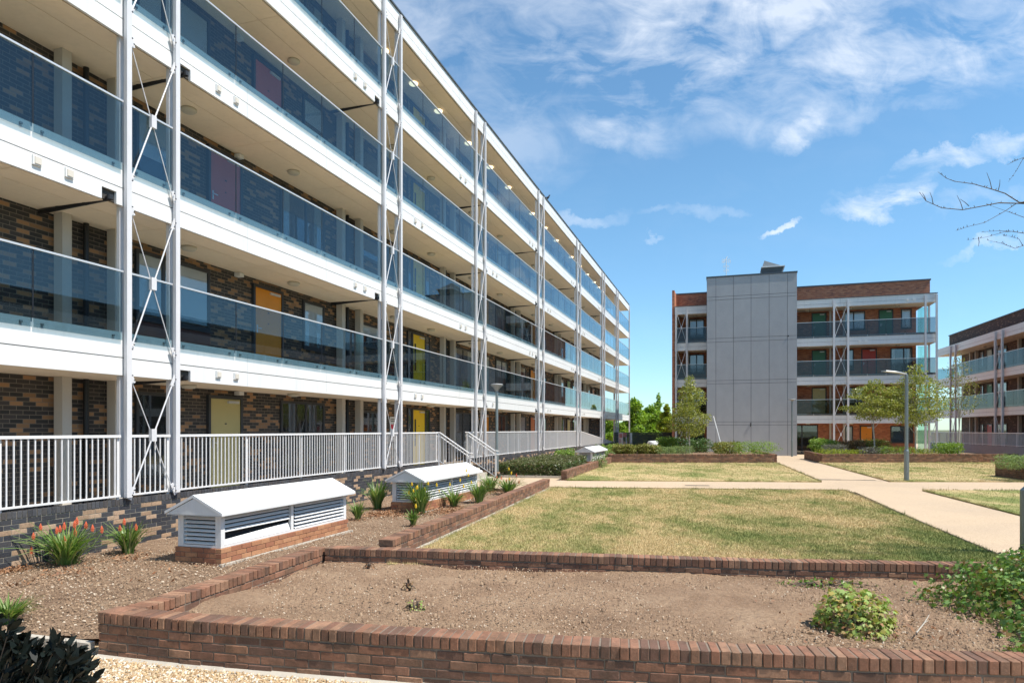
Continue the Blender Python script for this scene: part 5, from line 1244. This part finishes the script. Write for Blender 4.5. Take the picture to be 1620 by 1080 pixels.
# ------------------------------------------------------------------ lamp posts and small things
def lamp(label, base, h, kind, r=.055, wide=None):
    x, y, z = base; t = thing('street_lamp', label, 'lamp post', tuple(base), 0, 'courtyard lamp posts')
    w = wide or r * 1.35; MB().lathe([(w, -.1), (w, h * .28), (w * .98, h * .285), (r, h * .30), (r, h - .02), (r * .9, h)], base, 14).build('post', GALV, t, smooth=False)
    MB().box(x - w * .5, x + w * .5, y - w - .006, y - w * .9, z + h * .08, z + h * .2).build('access_door', GALV, t)
    if kind == 'arm':      # tilted flat luminaire reaching left
        m = MB(); ring = [(-.92, .14, .0), (-.80, .155, .13), (-.45, .12, .16), (-.12, .06, .10), (-.02, .045, .06)]
        lo = []; up = []
        for (dx, dz, hw) in ring: lo += [(x + dx, y - hw, z + h + dz - .02), (x + dx, y + hw, z + h + dz - .02)]; up += [(x + dx, y - hw * .8, z + h + dz + .02), (x + dx, y + hw * .8, z + h + dz + .02)]
        n = len(lo); F = []
        for i in range(len(ring) - 1):
            a = 2 * i; F += [(a, a + 2, a + 3, a + 1), (n + a, n + a + 1, n + a + 3, n + a + 2), (a, n + a, n + a + 2, a + 2), (a + 1, a + 3, n + a + 3, n + a + 1)]
        F += [(0, 1, n + 1, n), (n - 2, 2 * n - 2, 2 * n - 1, n - 1)]
        m.add(lo + up, F).build('lamp_head', LAMPH, t); MB().box(x - .03, x + .03, y - .03, y + .03, z + h - .08, z + h + .06).build('bracket', GALV, t)
        MB().add([(x - .78, y - .08, z + h + .128), (x - .45, y - .10, z + h + .095), (x - .45, y + .10, z + h + .095), (x - .78, y + .08, z + h + .128)], [(0, 3, 2, 1)]).build('lens', BLIND, t)
    elif kind == 'bowl':
        hd = MB().lathe([(.04, -.02), (.06, .04), (.14, .16), (.235, .24), (.24, .27), (.2, .29), (.05, .30)], (x, y, z + h), 18).build('lamp_head', LAMPH, t, smooth=True)
        m = MB()
        for k in range(8): a = k * math.pi / 4; m.bar((x + .06 * math.cos(a), y + .06 * math.sin(a), z + h + .05), (x + .245 * math.cos(a), y + .245 * math.sin(a), z + h + .25), .012)
        m.build('lamp_ribs', GALV, t)
    elif kind == 'disc':
        MB().lathe([(.05, -.1), (.09, -.02), (.24, .03), (.25, .06), (.2, .08), (.03, .09)], (x, y, z + h), 18).build('lamp_head', LAMPH, t, smooth=True)
        MB().box(x - .32, x - .18, y - .05, y + .05, z + h + .02, z + h + .05).build('sensor', GALV, t)
    else:
        MB().box(x + .06, x + .9, y - .12, y + .12, z + h + .02, z + h + .08).build('lamp_head', LAMPH, t)
b = pd(786, 690, 26.6); lamp('slim lamp post with a flared bowl head beside the steps', (b.x, b.y, .1), 3.4, 'bowl', .055)
lamp('tall lamp post with a flat tilted head on the lawn corner by the cross path', (14.35, 24.6, .12), 3.85, 'arm', .06, .085)
b = pd(1253, 690, 47.2); lamp('slim lamp post in front of the right edge of the grey tower', (b.x, b.y, .1), 3.95, 'disc', .055)
b = pd(1629.5, 690, 8.5); lamp('lamp post base cut off by the right edge, beside the ivy', (b.x, b.y, .1), 4.0, 'full', .045, .105)
# leaning pole
a, c = pd(1140.5, 703, 41), pd(1128.5, 658, 41.4); MB().tube([a, c], .035, 8).build('leaning_pole', WHITE, None, origin=tuple(a)); setp(bpy.data.objects['leaning_pole'], 'thin white pole leaning over the shrubs before the grey tower', 'pole')
# signs at the end of the left block
def sign(label, x, d, y0, y1, w, col, kind=0):
    a, b = pd(x, y0, d), pd(x, y1, d); t = thing('sign', label, 'sign', (a.x, a.y, .05)); hw = w * d / FPX / 2
    for s in (-1, 1): MB().box(a.x + s * hw * .8 - .03, a.x + s * hw * .8 + .03, a.y + .02, a.y + .06, -.1, a.z).build('post', WHITE, t)
    MB().box(a.x - hw, a.x + hw, a.y - .015, a.y + .015, b.z, a.z).build('board', col, t)
    if kind:
        pk = paint('sign_pink', (.50, .16, .13), .6); h = a.z - b.z
        MB().box(a.x - hw * .7, a.x + hw * .7, a.y - .019, a.y - .0155, a.z - h * .45, a.z - h * .1).box(a.x - hw * .6, a.x - hw * .1, a.y - .019, a.y - .0155, b.z + h * .1, a.z - h * .55).build('printed_panel', pk, t)
sign('pink and white notice board under the far end of the left block', 982, 58, 684, 702, 7, paint('sign_cream', (.60, .48, .42), .6), 1)
sign('small second pinkish board partly behind the notice board', 988, 59.5, 684.5, 691, 7, paint('sign_pale_pink', (.42, .22, .18), .6), 1)
sign('narrow white post sign just right of the end column', 998.5, 60, 684.5, 700, 2.6, WHITE)
# something low under a white cover behind the shrubs
def cover():
    p = pd(1033.5, 703, 46); rng = np.random.default_rng(2); t = thing('covered_object', 'low rounded object under a white cover, half hidden behind the far left shrubs', 'covered object', (p.x, p.y, .1)); V = []; F = []; n, m = 22, 9
    for i in range(m + 1):
        f = i / m; z = .1 + 1.12 * (1 - f ** 5) ; r = math.sin(min(1, f * 1.15) * math.pi / 2)
        for j in range(n):
            a = 2 * math.pi * j / n; fold = 1 + .07 * f * math.sin(a * 5 + 1) + .05 * f * math.sin(a * 9)
            V.append((p.x + .40 * r * fold * math.cos(a), p.y + .85 * r * fold * math.sin(a), z + .05 * math.sin(a * 2 + .6) * f))
    for i in range(m):
        for j in range(n): a = i * n + j; b = i * n + (j + 1) % n; F.append((a, a + n, b + n, b))
    F.append(tuple(range(n))); mesh_obj('cover', V, F, WHITE, t, True)
    for dy in (-.6, .6): MB().tube([(p.x - .06, p.y + dy, .38), (p.x + .06, p.y + dy, .38)], .27, 14).build('wheel', BLACK, t)
cover()
# pigeon on the roof edge
def bird():
    q = L1(37.6, 9.86); t = thing('bird', 'small dark pigeon perched on the roof edge of the left block', 'bird', (q.x, q.y, EYE + 13.11))
    x, y, z = q.x, q.y, EYE + 13.11
    m = MB(); ax = Vector((.9, -.3, 0)).normalized()
    P = [(-.20, .07, .012), (-.12, .10, .03), (-.04, .13, .065), (.05, .16, .075), (.11, .20, .055), (.14, .25, .036), (.16, .29, .038), (.19, .30, .026), (.225, .29, .006)]
    m.tube([Vector((x, y, z + b)) + ax * a for a, b, r in P], [r for a, b, r in P], 10); bd = m.build('body', paint('pigeon_grey', (.05, .055, .07), .7), t, smooth=True)
    l = MB()
    for s in (-.02, .02): l.tube([(x, y + s, z), (x + .01, y + s, z + .08)], .006, 5)
    l.build('legs', paint('bird_leg', (.3, .08, .06), .6), bd)
bird()

# ------------------------------------------------------------------ stuff: grass, chips, litter
def in_poly(P, x, y):
    r = np.zeros(x.shape, bool); n = len(P)
    for i in range(n):
        a, b = P[i], P[(i + 1) % n]; r ^= ((a[1] > y) != (b[1] > y)) & (x < (b[0] - a[0]) * (y - a[1]) / (b[1] - a[1] + 1e-12) + a[0])
    return r
def scatter(poly, n, rng, near=None):
    P = np.array([(p[0], p[1]) for p in poly]); lo, hi = P.min(0), P.max(0); x = rng.uniform(lo[0], hi[0], n * 3); y = rng.uniform(lo[1], hi[1], n * 3)
    k = in_poly(P, x, y) & (np.abs(x) < y * .80 + .3)
    if near: k &= rng.random(n * 3) < np.clip((near / np.maximum(y, .1)) ** 2, 0, 1)
    return np.stack([x[k], y[k]], 1)[:n]
def grass(polys, counts):
    rng = np.random.default_rng(21); C = [scatter(p, c, rng, nr) for p, c, nr in zip(polys, counts, (10, 60, 60, 30))]; E = []
    for P in polys:                                            # longer, ragged grass along every edge of the turf
        for a, b in zip(P, P[1:] + P[:1]):
            L = math.hypot(b[0] - a[0], b[1] - a[1]); k = int(L * 150); t = rng.random(k); t = t[np.sin(t * L * 3.1) + np.sin(t * L * 7.7 + 1) + rng.normal(0, .5, k) > -.3]; k = len(t)
            E.append(np.stack([a[0] + (b[0] - a[0]) * t + rng.normal(0, .022, k), a[1] + (b[1] - a[1]) * t + rng.normal(0, .022, k)], 1))
    E = np.concatenate(E); nE = len(E); C = np.concatenate(C + [E]); n = len(C)
    a = rng.uniform(0, 6.28, n); h = rng.uniform(.010, .030, n) * (1 + C[:, 1] * .02) * np.where(rng.random(n) < .07, 2.1, 1); w = .0028 * (1 + C[:, 1] * .05); b = rng.normal(0, .016, (n, 2))
    h[-nE:] *= rng.uniform(.9, 2.0, nE); z0 = .144; V = np.zeros((n, 3, 3)); dx, dy = np.cos(a) * w, np.sin(a) * w
    V[:, 0] = np.stack([C[:, 0] - dx, C[:, 1] - dy, np.full(n, z0)], 1); V[:, 1] = np.stack([C[:, 0] + dx, C[:, 1] + dy, np.full(n, z0)], 1); V[:, 2] = np.stack([C[:, 0] + b[:, 0], C[:, 1] + b[:, 1], z0 + h], 1)
    o = mesh_obj('grass', V.reshape(-1, 3), np.arange(3 * n).reshape(n, 3), GM['blades'], None, origin=(4, 14, .14)); setp(o, kind='stuff'); o['label'] = 'dry patchy short grass on the lawns'; o['category'] = 'grass'
grass((LA, LBk, LC, LD), (330000, 30000, 30000, 20000))
def chips(name, label, poly, n, z, size, cols, near, seed, flat=.35):
    rng = np.random.default_rng(seed); C = scatter(poly, n, rng, near); n = len(C); s = size * rng.uniform(.4, 1.5, n)
    base = np.array([(-1, -1, -1), (1, -1, -1), (1, 1, -1), (-1, 1, -1), (-.6, -.6, 1), (.6, -.7, 1), (.7, .6, 1), (-.6, .7, 1)], float)
    Fb = np.array([(4, 5, 6, 7), (0, 1, 5, 4), (1, 2, 6, 5), (2, 3, 7, 6), (3, 0, 4, 7)]); V = base[None] * np.stack([s, s * rng.uniform(.4, .9, n), s * flat * rng.uniform(.5, 1.3, n)], 1)[:, None, :] * rng.uniform(.75, 1.25, (n, 8, 1))
    a = rng.uniform(0, 6.28, n); ca, sa = np.cos(a)[:, None], np.sin(a)[:, None]; X = V[:, :, 0] * ca - V[:, :, 1] * sa; Y = V[:, :, 0] * sa + V[:, :, 1] * ca; tl = rng.normal(0, .4, n)[:, None]
    Z = V[:, :, 2] + X * tl; V = np.stack([X + C[:, 0:1], Y + C[:, 1:2], Z + z + rng.uniform(0, .012, n)[:, None]], 2)
    F = (Fb[None] + (np.arange(n) * 8)[:, None, None]).reshape(-1, 4); o = mesh_obj(name, V.reshape(-1, 3), F, cols, None, origin=(float(C[:, 0].mean()), float(C[:, 1].mean()), z)); setp(o, kind='stuff'); o['label'] = label; o['category'] = 'ground litter'
CHIP = realbrick('bark_chips', [(.25, .165, .105), (.32, .22, .14), (.15, .095, .06), (.38, .27, .18), (.27, .175, .11), (.19, .12, .075), (.30, .205, .13), (.24, .16, .10), (.17, .11, .07), (.52, .43, .33)], .95, .1)
PEB = realbrick('soil_pebbles', [(.32, .21, .135), (.36, .245, .16), (.25, .162, .1), (.30, .2, .13), (.34, .23, .15), (.28, .185, .12), (.2, .13, .085), (.52, .42, .32)], .95, .1)
CLOD = realbrick('earth_clods', [(.30, .20, .13), (.24, .16, .105), (.35, .245, .16), (.2, .13, .085)], .95, .1)
GRV = realbrick('gravel_stones', [(.50, .36, .20), (.62, .50, .34), (.36, .23, .12), (.70, .64, .55), (.46, .33, .2)], .85, .05)
chips('bark_chips', 'bark chips and small stones covering the left bed', [(p[0], p[1]) for p in LB], 80000, .008, .0095, CHIP, 9, 31)
chips('soil_crumbs', 'crumbs and pebbles on the bare soil bed', [(-3.5, 6.6), (-2.0, 6.05), (-.3, 5.7), (1, 5.5), (2.39, 5.3), (6, 5.1), (6, 8.3), (3.2, 8.55), (-.6, 9.2), (-2.6, 9.55)], 17000, .138, .0062, PEB, 6, 32, .6)
chips('gravel', 'loose beige gravel in the foreground', [(-4.6, 3.3), (3, 3.3), (3, 5.2), (-.3, 5.4), (-2, 5.7), (-3.9, 6.2), (-6, 6.9)], 60000, -.079, .0085, GRV, 5, 33, .6)
chips('soil_clods', 'small clods of dry earth on the bare soil bed', [(-3.3, 6.7), (-2.0, 6.15), (-.3, 5.8), (1, 5.6), (2.39, 5.4), (6, 5.2), (6, 8.2), (3.2, 8.45), (-.6, 9.1), (-2.5, 9.4)], 700, .134, .014, CLOD, 6, 35, .7)
def litter(label, spots, seed):
    rng = np.random.default_rng(seed); C = []
    for (x, y, rx, n, H) in spots:
        c = px(x, y, H); s = c.y / FPX
        C.append(np.stack([c.x + rng.normal(0, rx * s, n), c.y + rng.normal(0, rx * s * 1.3, n), EYE - H + rng.uniform(.02, .05, n)], 1))
    C = np.concatenate(C); V, F = quads_cloud(C, .06, .4, rng, 1.3); o = mesh_obj('leaf_litter', V, F, LG['litter'], None, origin=tuple(C.mean(0))); setp(o, kind='stuff'); o['label'] = label; o['category'] = 'leaf litter'
litter('orange-brown dead leaves around the poker plants', [(632, 812, 20, 760, 2.0), (722, 810, 20, 700, 2.0), (600, 815, 14, 300, 2.0), (690, 806, 22, 420, 2.0), (750, 790, 12, 120, 2.0), (790, 780, 16, 160, 2.0), (15, 905, 14, 170, 2.0), (40, 925, 10, 30, 2.0), (120, 905, 24, 120, 2.0), (205, 885, 12, 90, 2.0), (300, 905, 40, 30, 2.0), (450, 855, 60, 60, 2.0), (1420, 1000, 40, 60, 1.86), (1310, 990, 50, 50, 1.86)], 41)
